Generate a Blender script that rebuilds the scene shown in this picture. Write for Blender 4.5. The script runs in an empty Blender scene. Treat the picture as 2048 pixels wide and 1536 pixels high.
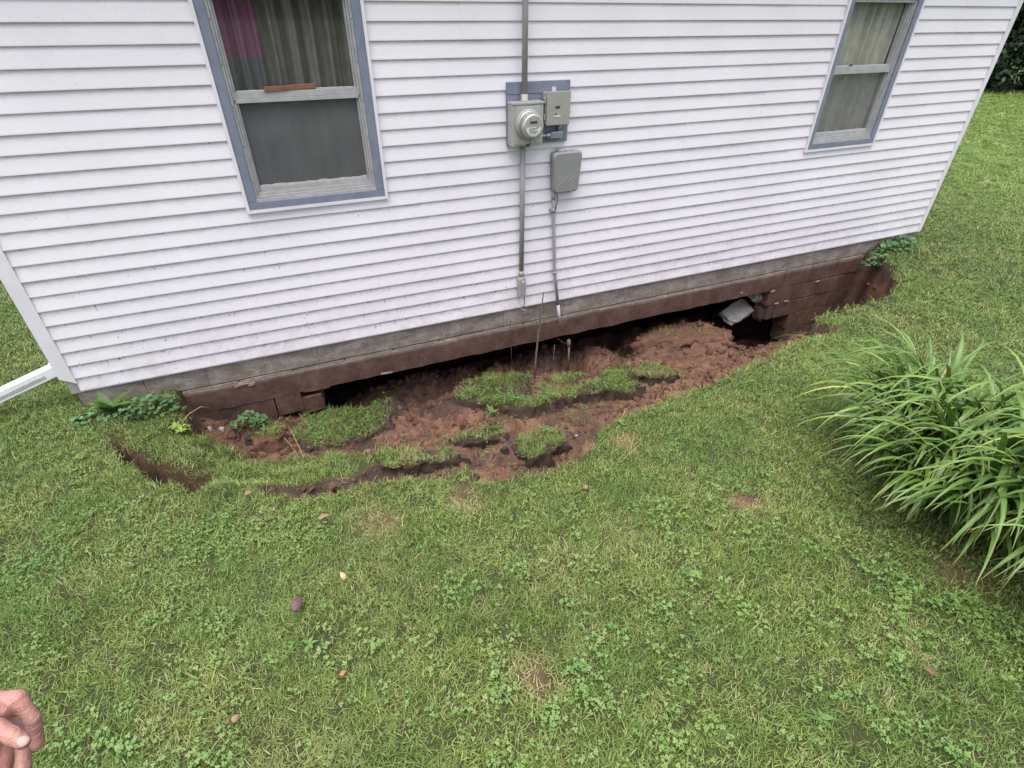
import bpy, bmesh, math, random
import numpy as np
from mathutils import Vector, Matrix
R = math.radians
rng = np.random.default_rng(7)
random.seed(7)
SC = bpy.context.scene
COL = SC.collection

# ------------------------------------------------------------------ camera, sky, sun, exposure
FPX = 1071.2
YAW, PITCH, ROLL = 0.4039, 0.6105, 0.0044
CAM = np.array([0.0, -3.984, 2.336])
_f = np.array([math.sin(YAW)*math.cos(PITCH), math.cos(YAW)*math.cos(PITCH), -math.sin(PITCH)])
_r = np.array([math.cos(YAW), -math.sin(YAW), 0.0]); _u = np.cross(_r, _f)
RT = _r*math.cos(ROLL) + _u*math.sin(ROLL); UP = -_r*math.sin(ROLL) + _u*math.cos(ROLL); FW = _f
cam_d = bpy.data.cameras.new('camera'); cam = bpy.data.objects.new('camera', cam_d); COL.objects.link(cam)
cam_d.sensor_width = 36; cam_d.lens = FPX/2048*36; cam_d.clip_start = 0.02; cam_d.clip_end = 600
cam.matrix_world = Matrix(((RT[0], UP[0], -FW[0], CAM[0]), (RT[1], UP[1], -FW[1], CAM[1]), (RT[2], UP[2], -FW[2], CAM[2]), (0, 0, 0, 1)))
SC.camera = cam
SUN_EL, SUN_AZ = 79, 240        # azimuth clockwise from +Y: almost overhead behind even cloud, a little to the left
w = bpy.data.worlds.new('World'); SC.world = w; w.use_nodes = True
wn = w.node_tree.nodes; wl = w.node_tree.links
sky = wn.new('ShaderNodeTexSky'); sky.sky_type = 'NISHITA'; sky.sun_disc = False
sky.sun_elevation = R(SUN_EL); sky.sun_rotation = R(SUN_AZ); sky.air_density = 1.0; sky.dust_density = 4.0; sky.ozone_density = 1.0
bg = wn['Background']; bg.inputs['Strength'].default_value = 0.12
hs = wn.new('ShaderNodeHueSaturation'); hs.inputs['Saturation'].default_value = .55       # milky, evenly clouded sky
wl.new(sky.outputs[0], hs.inputs['Color']); wl.new(hs.outputs[0], bg.inputs['Color'])
sun_d = bpy.data.lights.new('sun', 'SUN'); sun_d.energy = 1.5; sun_d.angle = R(70); sun_d.color = (1, .95, .89)
sun = bpy.data.objects.new('sun', sun_d); COL.objects.link(sun)
_az = R(SUN_AZ); _sd = Vector((math.sin(_az)*math.cos(R(SUN_EL)), math.cos(_az)*math.cos(R(SUN_EL)), math.sin(R(SUN_EL))))
sun.rotation_euler = _sd.to_track_quat('Z', 'Y').to_euler()
SC.view_settings.view_transform = 'Standard'; SC.view_settings.look = 'None'
SC.view_settings.gamma = 1; SC.view_settings.use_curve_mapping = False
SC.view_settings.exposure = 1.5
SC.cycles.max_bounces = 4; SC.cycles.diffuse_bounces = 3; SC.cycles.transparent_max_bounces = 10

# ------------------------------------------------------------------ helpers
def at_z(px, py, z):
    d = FW + RT*(px-1024)/FPX - UP*(py-768)/FPX
    return CAM + d*(z-CAM[2])/d[2]
def at_y(px, py, y):
    d = FW + RT*(px-1024)/FPX - UP*(py-768)/FPX
    return CAM + d*(y-CAM[1])/d[1]
def at_d(px, py, d):
    return CAM + (FW + RT*(px-1024)/FPX - UP*(py-768)/FPX)*d
def project(P):
    d = P - CAM; z = d @ FW
    z = np.where(np.abs(z) < 1e-6, 1e-6, z)
    return 1024 + FPX*(d @ RT)/z, 768 - FPX*(d @ UP)/z, z

def tag(o, label=None, cat=None, group=None, kind=None):
    if label: o['label'] = label
    if cat: o['category'] = cat
    if group: o['group'] = group
    if kind: o['kind'] = kind
    return o
def empty(name, loc=(0, 0, 0), rz=0.0):
    o = bpy.data.objects.new(name, None); COL.objects.link(o); o.location = loc; o.rotation_euler = (0, 0, rz)
    o.empty_display_size = .1
    return o
def link(name, me, parent=None, mat=None, loc=None):
    o = bpy.data.objects.new(name, me); COL.objects.link(o)
    if mat is not None and not me.materials: me.materials.append(mat)
    if parent is not None: o.parent = parent
    if loc is not None: o.location = loc
    return o
def bm_obj(name, bm, mat, parent=None, smooth=False, loc=None):
    me = bpy.data.meshes.new(name)
    bmesh.ops.recalc_face_normals(bm, faces=bm.faces)
    bm.to_mesh(me); bm.free()
    if smooth: me.polygons.foreach_set('use_smooth', [True]*len(me.polygons))
    return link(name, me, parent, mat, loc)
def np_mesh(name, V, Fc, smooth=False):
    V = np.asarray(V, np.float32); Fc = np.asarray(Fc, np.int32)
    me = bpy.data.meshes.new(name); k = Fc.shape[1]
    me.vertices.add(len(V)); me.vertices.foreach_set('co', V.ravel())
    me.loops.add(Fc.size); me.loops.foreach_set('vertex_index', Fc.ravel())
    me.polygons.add(len(Fc)); me.polygons.foreach_set('loop_start', np.arange(len(Fc), dtype=np.int32)*k)
    me.polygons.foreach_set('use_smooth', np.full(len(Fc), smooth)); me.update(calc_edges=True)
    return me
def box(bm, x0, x1, y0, y1, z0, z1, bev=0.0):
    m = Matrix.Translation(((x0+x1)/2, (y0+y1)/2, (z0+z1)/2)) @ Matrix.Diagonal((abs(x1-x0), abs(y1-y0), abs(z1-z0), 1))
    g = bmesh.ops.create_cube(bm, size=1, matrix=m)
    if bev > 0:
        es = list({e for v in g['verts'] for e in v.link_edges})
        bmesh.ops.bevel(bm, geom=es, offset=bev, segments=2, affect='EDGES', profile=.6)
def tube(bm, pts, rad, n=10, cap=True):
    pts = [Vector(p) for p in pts]
    rads = rad if hasattr(rad, '__len__') else [rad]*len(pts)
    rings = []; ref = Vector((0, 0, 1))
    t0 = (pts[1]-pts[0]).normalized()
    if abs(t0.dot(ref)) > .9: ref = Vector((1, 0, 0))
    nrm = (ref - t0*ref.dot(t0)).normalized()
    for i, p in enumerate(pts):
        t = (pts[min(i+1, len(pts)-1)] - pts[max(i-1, 0)]).normalized()
        nrm = (nrm - t*nrm.dot(t)).normalized(); b = t.cross(nrm)
        rings.append([bm.verts.new(p + (nrm*math.cos(a) + b*math.sin(a))*rads[i]) for a in [2*math.pi*k/n for k in range(n)]])
    for a, b in zip(rings, rings[1:]):
        for k in range(n): bm.faces.new((a[k], a[(k+1) % n], b[(k+1) % n], b[k]))
    if cap:
        bm.faces.new(rings[0][::-1]); bm.faces.new(rings[-1])
def lathe(bm, center, axis, prof, n=28):
    """prof: (distance along axis, radius)"""
    ax = Vector(axis).normalized(); c = Vector(center)
    a1 = ax.orthogonal().normalized(); a2 = ax.cross(a1); rings = []
    for d, rr in prof:
        rings.append([bm.verts.new(c + ax*d + (a1*math.cos(t) + a2*math.sin(t))*max(rr, 1e-4)) for t in [2*math.pi*k/n for k in range(n)]])
    for a, b in zip(rings, rings[1:]):
        for k in range(n): bm.faces.new((a[k], a[(k+1) % n], b[(k+1) % n], b[k]))
    bm.faces.new(rings[0][::-1]); bm.faces.new(rings[-1])
def extrude_x(bm, prof, xs, wob=None):
    """closed (y, z) profile swept along x"""
    rings = []
    for i, x in enumerate(xs):
        dy = wob[i] if wob is not None else 0
        rings.append([bm.verts.new((x, y+dy, z)) for y, z in prof])
    n = len(prof)
    for a, b in zip(rings, rings[1:]):
        for k in range(n): bm.faces.new((a[k], a[(k+1) % n], b[(k+1) % n], b[k]))
    bm.faces.new(rings[0]); bm.faces.new(rings[-1][::-1])

def _hash(ix, iy, s):
    h = (ix.astype(np.int64)*374761393 + iy.astype(np.int64)*668265263 + s*1442695041) & 0x7fffffff
    h = ((h ^ (h >> 13))*1274126177) & 0x7fffffff
    return ((h ^ (h >> 16)) & 0xffff)/65535.0
def vnoise(x, y, s=0):
    x = np.asarray(x, float); y = np.asarray(y, float)
    ix = np.floor(x); iy = np.floor(y); fx = x-ix; fy = y-iy
    fx = fx*fx*(3-2*fx); fy = fy*fy*(3-2*fy)
    a = _hash(ix, iy, s); b = _hash(ix+1, iy, s); c = _hash(ix, iy+1, s); d = _hash(ix+1, iy+1, s)
    return (a*(1-fx)+b*fx)*(1-fy) + (c*(1-fx)+d*fx)*fy
def fbm(x, y, s=0, o=4, lac=2.1, g=.5):
    t = 0; amp = 1; tot = 0; ca, sa = math.cos(.6), math.sin(.6)
    x = np.asarray(x, float); y = np.asarray(y, float)
    for k in range(o):
        t = t + amp*(vnoise(x, y, s+k*17)-.5); tot += amp; amp *= g
        x, y = (x*ca-y*sa)*lac+3.1, (x*sa+y*ca)*lac+1.7
    return t/tot*2
def poly_sd(px, py, poly):
    """signed distance, positive inside"""
    P = np.asarray(poly, float); Q = np.roll(P, -1, 0)
    d2 = np.full(np.shape(px), 1e9); ins = np.zeros(np.shape(px), bool)
    for (ax, ay), (bx, by) in zip(P, Q):
        ex, ey = bx-ax, by-ay; wx, wy = px-ax, py-ay
        t = np.clip((wx*ex+wy*ey)/(ex*ex+ey*ey+1e-12), 0, 1)
        d2 = np.minimum(d2, (wx-ex*t)**2 + (wy-ey*t)**2)
        c = ((ay > py) != (by > py)) & (px < ex*(py-ay)/(ey if abs(ey) > 1e-12 else 1e-12) + ax)
        ins ^= c
    d = np.sqrt(d2)
    return np.where(ins, d, -d)
def worley(x, y, s=0):
    ix, iy = np.floor(x), np.floor(y); f1 = np.full(np.shape(x), 9.0); f2 = f1.copy(); cid = np.zeros(np.shape(x))
    for dx in (-1, 0, 1):
        for dy in (-1, 0, 1):
            cx, cy = ix+dx, iy+dy; d = np.hypot(cx+_hash(cx, cy, s)-x, cy+_hash(cx, cy, s+5)-y); h = _hash(cx, cy, s+9)
            nb = d < f1; f2 = np.where(nb, f1, np.minimum(f2, d)); cid = np.where(nb, h, cid); f1 = np.where(nb, d, f1)
    return f1, f2, cid
def sstep(a, b, x):
    t = np.clip((x-a)/(b-a), 0, 1); return t*t*(3-2*t)

# ------------------------------------------------------------------ materials
def mat_new(name):
    m = bpy.data.materials.new(name); m.use_nodes = True
    nt = m.node_tree; b = nt.nodes['Principled BSDF']
    return m, nt, b
class NB:
    def __init__(s, nt): s.nt = nt
    def n(s, t, **kw):
        o = s.nt.nodes.new(t)
        for k, v in kw.items(): setattr(o, k, v)
        return o
    def l(s, a, b): s.nt.links.new(a, b)
    def pos(s): return s.n('ShaderNodeNewGeometry').outputs['Position']
    def mapping(s, vec, scale):
        m = s.n('ShaderNodeMapping'); s.l(vec, m.inputs['Vector']); m.inputs['Scale'].default_value = scale; return m.outputs[0]
    def noise(s, vec, scale, detail=4, rough=.55):
        t = s.n('ShaderNodeTexNoise'); s.l(vec, t.inputs['Vector']); t.inputs['Scale'].default_value = scale
        t.inputs['Detail'].default_value = detail; t.inputs['Roughness'].default_value = rough; return t.outputs['Fac']
    def ramp(s, fac, stops, interp='LINEAR'):
        r = s.n('ShaderNodeValToRGB'); s.l(fac, r.inputs[0]); e = r.color_ramp; e.interpolation = interp
        while len(e.elements) < len(stops): e.elements.new(.5)
        for el, (p, c) in zip(e.elements, stops):
            el.position = p; el.color = (c, c, c, 1) if not hasattr(c, '__len__') else (*c, 1)
        return r.outputs[0]
    def mix(s, fac, a, b, blend='MIX'):
        m = s.n('ShaderNodeMix', data_type='RGBA', blend_type=blend)
        for v, i in ((fac, 0), (a, 6), (b, 7)):
            if hasattr(v, 'is_output'): s.l(v, m.inputs[i])
            elif i == 0: m.inputs[0].default_value = v
            else: m.inputs[i].default_value = (*v, 1)
        return m.outputs[2]
    def math(s, op, a, b=0.0, c=None):
        m = s.n('ShaderNodeMath', operation=op)
        for v, i in ((a, 0), (b, 1), (c, 2)):
            if v is None: continue
            if hasattr(v, 'is_output'): s.l(v, m.inputs[i])
            else: m.inputs[i].default_value = v
        return m.outputs[0]
    def bump(s, h, strength, dist, bsdf):
        b = s.n('ShaderNodeBump'); s.l(h, b.inputs['Height']); b.inputs['Strength'].default_value = strength
        b.inputs['Distance'].default_value = dist; s.l(b.outputs[0], bsdf.inputs['Normal'])
    def z(s, vec):
        x = s.n('ShaderNodeSeparateXYZ'); s.l(vec, x.inputs[0]); return x.outputs

def simple(name, col, rough=.6, metal=0.0, var=.12, nscale=30, bump=0.0, spec=.5):
    m, nt, b = mat_new(name); k = NB(nt); p = k.pos()
    f = k.noise(p, nscale, 5)
    lo = tuple(c*(1-var) for c in col); hi = tuple(min(1, c*(1+var)) for c in col)
    k.l(k.ramp(f, [(.3, lo), (.7, hi)]), b.inputs['Base Color'])
    b.inputs['Roughness'].default_value = rough; b.inputs['Metallic'].default_value = metal
    b.inputs['Specular IOR Level'].default_value = spec
    if bump: k.bump(k.noise(p, nscale*4, 4), bump, .002, b)
    return m
M = {}
def make_vinyl():
    m, nt, b = mat_new('vinyl_siding'); k = NB(nt); p = k.pos()
    base = k.ramp(k.noise(p, 1.3, 5), [(.3, (.68, .633, .68)), (.7, (.745, .70, .745))])
    # fine dust film and grime caught along the laps, heavier low on the wall
    z = k.z(p)[2]
    frac = k.math('FRACT', k.math('DIVIDE', k.math('SUBTRACT', z, .140), .1016))
    band = k.ramp(frac, [(.0, 0.0), (.45, 0.1), (.8, .55), (1.0, 1.0)])
    low = k.math('SUBTRACT', 1.25, k.math('MULTIPLY', z, .42))
    dn = k.ramp(k.noise(k.mapping(p, (14, 14, 40)), 1.0, 6, .7), [(.42, 0.0), (.72, 1.0)])
    dirt = k.math('MULTIPLY', k.math('MULTIPLY', band, dn), k.math('MULTIPLY', low, .75))
    c = k.mix(dirt, base, (.30, .27, .26))
    # mud splashed up on the lowest courses
    spl = k.ramp(k.noise(k.mapping(p, (5, 5, 7)), 1.0, 7, .72), [(.44, 0.0), (.70, 1.0)])
    lowz = k.ramp(k.math('DIVIDE', k.math('SUBTRACT', z, .12), .55), [(0, .55), (.4, .25), (1, 0.0)])
    c = k.mix(k.math('MULTIPLY', spl, lowz), c, (.40, .335, .295))
    # stuck clippings and specks
    sp = k.noise(k.mapping(p, (75, 75, 38)), 1.0, 3, .65)
    thr = k.math('ADD', .660, k.math('MULTIPLY', z, .055))
    thr2 = k.math('SUBTRACT', thr, k.math('MULTIPLY', band, .085))
    spk = k.math('MULTIPLY', k.math('SUBTRACT', sp, thr2), 30)
    spk = k.math('MINIMUM', k.math('MAXIMUM', spk, 0.0), .8)
    c = k.mix(spk, c, (.085, .075, .062))
    sp2 = k.noise(k.mapping(p, (120, 120, 120)), 1.0, 2, .5)
    spk2 = k.math('MINIMUM', k.math('MAXIMUM', k.math('MULTIPLY', k.math('SUBTRACT', sp2, .715), 30), 0.0), .6)
    c = k.mix(spk2, c, (.2, .18, .16))
    k.l(c, b.inputs['Base Color']); b.inputs['Roughness'].default_value = .52; b.inputs['Specular IOR Level'].default_value = .35
    k.bump(k.noise(k.mapping(p, (6, 40, 160)), 1.0, 3), .12, .002, b)
    return m
M['vinyl'] = make_vinyl()
M['white_trim'] = simple('white_trim', (.68, .64, .68), .5, var=.06, nscale=6)
M['white_metal'] = simple('white_aluminium', (.70, .70, .71), .38, var=.06, nscale=9)
M['blue_paint'] = simple('blue_grey_paint', (.175, .19, .25), .6, var=.14, nscale=14, bump=.2)
M['frame_grey'] = simple('weathered_storm_frame', (.345, .34, .34), .55, var=.14, nscale=18, bump=.25)
M['peel'] = simple('peeling_putty', (.33, .325, .315), .8, var=.2, nscale=40, bump=.5)
M['pipe'] = simple('grey_conduit', (.275, .268, .265), .55, var=.12, nscale=12)
M['pipe_pale'] = simple('pale_grey_conduit', (.30, .295, .30), .5, var=.12, nscale=12)
M['pipe_end'] = simple('bleached_conduit', (.42, .41, .41), .6, var=.08)
M['box_paint'] = simple('grey_enamel_box', (.33, .325, .31), .45, var=.08, nscale=15)
M['box_beige'] = simple('beige_grey_box', (.29, .285, .25), .5, var=.07, nscale=15)
M['box_plastic'] = simple('grey_plastic_box', (.215, .215, .21), .5, var=.05, nscale=10, bump=.08)
M['zinc'] = simple('zinc_fitting', (.30, .32, .37), .4, metal=.6, var=.2, nscale=40)
M['black'] = simple('black_rubber', (.012, .012, .013), .6, var=.2)
M['dark_print'] = simple('dark_print', (.045, .04, .038), .6, var=.1)
M['pale_print'] = simple('pale_print', (.55, .55, .53), .6, var=.05)
M['chrome'] = simple('meter_ring_steel', (.50, .48, .44), .35, metal=.75, var=.15, nscale=20)
M['wood'] = simple('brown_wood', (.19, .085, .05), .7, var=.3, nscale=22, bump=.3)
M['room'] = simple('room_plaster', (.30, .29, .27), .8, var=.05)
M['shingle'] = simple('roof_shingle', (.06, .055, .055), .9, var=.3, nscale=30, bump=.5)
M['bark'] = simple('bark', (.075, .055, .042), .9, var=.35, nscale=30, bump=.6)
M['twig'] = simple('grey_brown_twig', (.13, .10, .08), .85, var=.35, nscale=60, bump=.4)
M['straw'] = simple('dry_straw', (.34, .26, .15), .8, var=.3, nscale=30)
M['stone'] = simple('pale_stone', (.36, .33, .30), .8, var=.3, nscale=40, bump=.5)
M['red_plastic'] = simple('faded_red_plastic', (.40, .13, .09), .6, var=.1)
def leafmat(name, col, var=.3, nscale=40, rough=.5, trans=.25, random_tint=.25):
    m, nt, b = mat_new(name); k = NB(nt); p = k.pos()
    oi = k.n('ShaderNodeObjectInfo').outputs['Random']
    f = k.noise(p, nscale, 3)
    c = k.ramp(f, [(.3, tuple(x*(1-var) for x in col)), (.7, tuple(min(1, x*(1+var)) for x in col))])
    g = k.math('ADD', 1-random_tint, k.math('MULTIPLY', oi, 2*random_tint))
    cc = k.n('ShaderNodeCombineColor'); [k.l(g, cc.inputs[i]) for i in range(3)]
    c = k.mix(1.0, c, cc.outputs[0], 'MULTIPLY')
    k.l(c, b.inputs['Base Color']); b.inputs['Roughness'].default_value = rough; b.inputs['Specular IOR Level'].default_value = .35
    tr = k.n('ShaderNodeBsdfTranslucent'); k.l(c, tr.inputs['Color'])
    mx = k.n('ShaderNodeMixShader'); mx.inputs[0].default_value = trans
    k.l(b.outputs[0], mx.inputs[1]); k.l(tr.outputs[0], mx.inputs[2])
    k.l(mx.outputs[0], nt.nodes['Material Output'].inputs['Surface'])
    return m
M['weed'] = leafmat('weed_leaf', (.10, .185, .042), .3, 60)
M['ivy'] = leafmat('ground_ivy_leaf', (.10, .19, .075), .3, 60)
M['weed_yellow'] = leafmat('yellow_green_weed_leaf', (.24, .32, .06), .2, 60)
M['leaf_purple'] = leafmat('purple_brown_leaf', (.10, .055, .06), .3, 90, .6, .05, 0)
M['leaf_yellow'] = leafmat('pale_yellow_leaf', (.40, .34, .17), .2, 60, .6, .15, 0)
M['leaf_orange'] = leafmat('orange_leaf', (.30, .15, .07), .2, 60, .6, .1, 0)
M['leaf_brown'] = leafmat('brown_leaf', (.16, .085, .055), .35, 70, .7, .05, 0)
M['leaf_tan'] = leafmat('tan_leaf', (.22, .135, .09), .35, 70, .7, .05, 0)
M['tree_leaf'] = leafmat('tree_leaf', (.035, .058, .026), .5, 3, .55, .2, 0)
M['lily_dead'] = leafmat('dead_daylily_blade', (.36, .27, .14), .3, 30, .7, .1, .2)

def make_grass_mat(name, clover=False):
    m, nt, b = mat_new(name); k = NB(nt); p = k.pos()
    oi = k.n('ShaderNodeAttribute', attribute_type='GEOMETRY', attribute_name='rnd').outputs['Fac']
    at = k.n('ShaderNodeAttribute', attribute_type='GEOMETRY', attribute_name='tint').outputs['Fac']
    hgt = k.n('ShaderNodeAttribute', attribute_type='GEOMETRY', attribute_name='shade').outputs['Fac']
    big = k.noise(k.mapping(p, (1, 1, .01)), 1.7, 3)
    if clover:
        c = k.ramp(oi, [(0, (.064, .132, .022)), (.5, (.110, .198, .038)), (1, (.19, .29, .068))])
        c = k.mix(k.ramp(big, [(.4, 0.0), (.65, .6)]), c, (.055, .155, .024))
        c = k.mix(hgt, c, (.19, .31, .10))
    else:
        c = k.ramp(oi, [(0, (.030, .058, .008)), (.3, (.090, .152, .022)), (.65, (.190, .272, .056)), (1, (.38, .45, .16))])
        c = k.mix(k.ramp(big, [(.42, 0.0), (.62, .65)]), c, (.078, .168, .026))
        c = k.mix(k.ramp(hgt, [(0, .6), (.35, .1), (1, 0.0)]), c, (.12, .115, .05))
    c = k.mix(at, c, (.42, .34, .17))
    k.l(c, b.inputs['Base Color']); b.inputs['Roughness'].default_value = .48; b.inputs['Specular IOR Level'].default_value = .4
    tr = k.n('ShaderNodeBsdfTranslucent'); k.l(c, tr.inputs['Color'])
    mx = k.n('ShaderNodeMixShader'); mx.inputs[0].default_value = .25
    k.l(b.outputs[0], mx.inputs[1]); k.l(tr.outputs[0], mx.inputs[2])
    k.l(mx.outputs[0], nt.nodes['Material Output'].inputs['Surface'])
    return m
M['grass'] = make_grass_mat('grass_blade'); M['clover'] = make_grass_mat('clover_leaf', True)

def make_ground():
    m, nt, b = mat_new('lawn_and_soil'); k = NB(nt); p = k.pos()
    soil = k.n('ShaderNodeAttribute', attribute_type='GEOMETRY', attribute_name='soil').outputs['Fac']
    top = k.n('ShaderNodeAttribute', attribute_type='GEOMETRY', attribute_name='topsoil').outputs['Fac']
    n1 = k.noise(p, 9, 8, .65); n2 = k.noise(p, 60, 6, .7); n3 = k.noise(p, 2.2, 4)
    sub = k.ramp(n1, [(.28, (.068, .038, .027)), (.48, (.152, .082, .056)), (.72, (.26, .146, .100))])
    sub = k.mix(k.ramp(n3, [(.45, 0.0), (.62, .75)]), sub, (.275, .148, .090))
    sub = k.mix(k.ramp(n2, [(.35, .65), (.6, 0.0)]), sub, (.055, .03, .025))
    dark = k.ramp(n1, [(.3, (.036, .024, .019)), (.7, (.085, .056, .044))])
    sc = k.mix(top, sub, dark)
    vein = k.noise(p, 260, 3, .6)
    lawn = k.ramp(n2, [(.3, (.026, .032, .010)), (.6, (.050, .058, .019)), (.8, (.085, .082, .036))])
    far = k.ramp(k.noise(k.mapping(p, (1, 1, 1)), 1.1, 8, .7), [(.3, (.055, .100, .016)), (.7, (.095, .155, .026))])
    dcam = k.n('ShaderNodeVectorMath', operation='DISTANCE'); k.l(p, dcam.inputs[0]); dcam.inputs[1].default_value = (2, -2, 0)
    lawn = k.mix(k.ramp(k.math('DIVIDE', dcam.outputs['Value'], 40), [(.13, 0.0), (.24, 1.0)]), lawn, far)
    c = k.mix(soil, lawn, sc)
    k.l(c, b.inputs['Base Color']); b.inputs['Roughness'].default_value = .72; b.inputs['Specular IOR Level'].default_value = .25
    h = k.math('ADD', n2, k.math('MULTIPLY', vein, .5))
    k.bump(h, .9, .012, b)
    return m
M['ground'] = make_ground()
def make_soil(name, a, bcol, c3):
    m, nt, b = mat_new(name); k = NB(nt); p = k.pos()
    n1 = k.noise(p, 14, 8, .7); n2 = k.noise(p, 90, 5, .7)
    oi = k.n('ShaderNodeObjectInfo').outputs['Random']
    c = k.ramp(n1, [(.28, a), (.5, bcol), (.75, c3)])
    c = k.mix(k.math('MULTIPLY', oi, .5), c, a)
    k.l(c, b.inputs['Base Color']); b.inputs['Roughness'].default_value = .95; b.inputs['Specular IOR Level'].default_value = .12
    k.bump(n2, .9, .012, b); return m
M['clod'] = make_soil('red_brown_clod', (.076, .041, .030), (.155, .082, .057), (.25, .140, .100))
M['topsoil'] = make_soil('dark_topsoil', (.030, .020, .017), (.060, .041, .034), (.110, .076, .062))
def make_concrete():
    m, nt, b = mat_new('stained_concrete_block'); k = NB(nt); p = k.pos(); xyz = k.z(p)
    n1 = k.noise(p, 5, 8, .65); n2 = k.noise(p, 45, 6, .7); n3 = k.noise(k.mapping(p, (1.2, 1, 1.5)), 3.2, 5, .6)
    grey = k.ramp(n1, [(.3, (.23, .195, .17)), (.55, (.345, .305, .27)), (.75, (.46, .415, .375))])
    grey = k.mix(k.ramp(n2, [(.3, .5), (.55, 0.0)]), grey, (.10, .08, .066))
    red = k.ramp(n1, [(.3, (.072, .041, .032)), (.55, (.130, .075, .058)), (.78, (.20, .120, .092))])
    red = k.mix(k.ramp(n2, [(.3, .5), (.55, 0.0)]), red, (.035, .021, .018))
    # old soil line just under the first block course, wavering along the wall
    lev = k.math('ADD', k.math('SUBTRACT', xyz[2], k.math('MULTIPLY', k.math('SUBTRACT', n3, .5), .05)), .076)
    fac = k.ramp(k.math('ADD', k.math('MULTIPLY', lev, 18), .5), [(0, 1.0), (1, 0.0)])
    # pale splash band just above the line, and rain dirt under the siding
    c = k.mix(fac, grey, red)
    brn = k.ramp(k.noise(k.mapping(p, (3, 3, 9)), 1.5, 6, .7), [(.40, 0.0), (.66, .85)])
    c = k.mix(k.math('MULTIPLY', brn, k.math('SUBTRACT', 1.0, fac)), c, (.17, .12, .093))
    k.l(c, b.inputs['Base Color']); b.inputs['Roughness'].default_value = .92; b.inputs['Specular IOR Level'].default_value = .15
    k.bump(k.math('ADD', n2, k.math('MULTIPLY', k.noise(p, 220, 3), .6)), .7, .006, b)
    return m
M['concrete'] = make_concrete()
M['flake'] = simple('pale_mortar', (.26, .185, .145), .95, var=.25, nscale=40, bump=.5)
M['mortar'] = simple('dirty_mortar', (.055, .038, .031), .95, var=.4, nscale=25, bump=.6)
M['fresh_break'] = simple('fresh_broken_concrete', (.31, .29, .28), .9, var=.22, nscale=18, bump=.7)
def make_glass():
    m, nt, b = mat_new('window_glass'); k = NB(nt)
    tr = k.n('ShaderNodeBsdfTransparent'); gl = k.n('ShaderNodeBsdfGlossy'); gl.inputs['Roughness'].default_value = .03
    tr.inputs['Color'].default_value = (.90, .90, .90, 1)
    lw = k.n('ShaderNodeLayerWeight'); lw.inputs['Blend'].default_value = .5
    fr = k.math('ADD', .03, k.math('MULTIPLY', .8, k.math('POWER', lw.outputs['Facing'], 5.0)))
    mx = k.n('ShaderNodeMixShader'); k.l(fr, mx.inputs[0]); k.l(tr.outputs[0], mx.inputs[1]); k.l(gl.outputs[0], mx.inputs[2])
    k.l(mx.outputs[0], nt.nodes['Material Output'].inputs['Surface']); return m
M['glass'] = make_glass()
def make_screen(name, col, op):
    m, nt, b = mat_new(name); k = NB(nt)
    tr = k.n('ShaderNodeBsdfTransparent'); df = k.n('ShaderNodeBsdfDiffuse')
    p = k.pos(); k.l(k.ramp(k.noise(p, 5, 5), [(.3, tuple(c*.85 for c in col)), (.7, tuple(c*1.15 for c in col))]), df.inputs['Color'])
    mx = k.n('ShaderNodeMixShader'); mx.inputs[0].default_value = op
    k.l(tr.outputs[0], mx.inputs[1]); k.l(df.outputs[0], mx.inputs[2])
    k.l(mx.outputs[0], nt.nodes['Material Output'].inputs['Surface']); return m
M['screen'] = make_screen('insect_screen', (.17, .17, .175), .40)
M['screen_pale'] = make_screen('insect_screen_pale', (.24, .24, .235), .24)
def make_curtain(name, col, pink=False):
    m, nt, b = mat_new(name); k = NB(nt); p = k.pos(); xyz = k.z(p)
    c = k.ramp(k.noise(p, 12, 4), [(.3, tuple(x*.85 for x in col)), (.7, tuple(x*1.15 for x in col))])
    if pink:   # a printed band: plum above, slate blue below
        f = k.ramp(k.math('MULTIPLY', k.math('SUBTRACT', xyz[2], 2.085), 60), [(0, 0.0), (1, 1.0)])
        c = k.mix(f, (.15, .15, .18), (.30, .105, .22))
    k.l(c, b.inputs['Base Color']); b.inputs['Roughness'].default_value = .9; b.inputs['Specular IOR Level'].default_value = .1
    return m
M['curtain_dark'] = make_curtain('grey_green_curtain', (.205, .185, .185))
M['curtain_pink'] = make_curtain('plum_and_slate_curtain', (.2, .2, .2), True)
M['curtain_khaki'] = make_curtain('khaki_curtain', (.50, .48, .42))
def make_lily():
    m, nt, b = mat_new('daylily_blade'); k = NB(nt); p = k.pos()
    oi = k.n('ShaderNodeObjectInfo').outputs['Random']
    c = k.ramp(oi, [(0, (.046, .098, .016)), (.45, (.100, .178, .030)), (.8, (.175, .265, .052)), (1, (.31, .38, .085))])
    c = k.mix(k.ramp(k.noise(p, 7, 4), [(.4, 0.0), (.75, .45)]), c, (.045, .11, .022))
    al = k.n('ShaderNodeAttribute', attribute_type='GEOMETRY', attribute_name='shade').outputs['Fac']
    c = k.mix(k.ramp(al, [(.93, 0.0), (1, .8)]), c, (.33, .25, .12))
    k.l(c, b.inputs['Base Color']); b.inputs['Roughness'].default_value = .42; b.inputs['Specular IOR Level'].default_value = .45
    tr = k.n('ShaderNodeBsdfTranslucent'); k.l(c, tr.inputs['Color'])
    mx = k.n('ShaderNodeMixShader'); mx.inputs[0].default_value = .16
    k.l(b.outputs[0], mx.inputs[1]); k.l(tr.outputs[0], mx.inputs[2])
    k.l(mx.outputs[0], nt.nodes['Material Output'].inputs['Surface']); return m
M['lily'] = make_lily()
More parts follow.
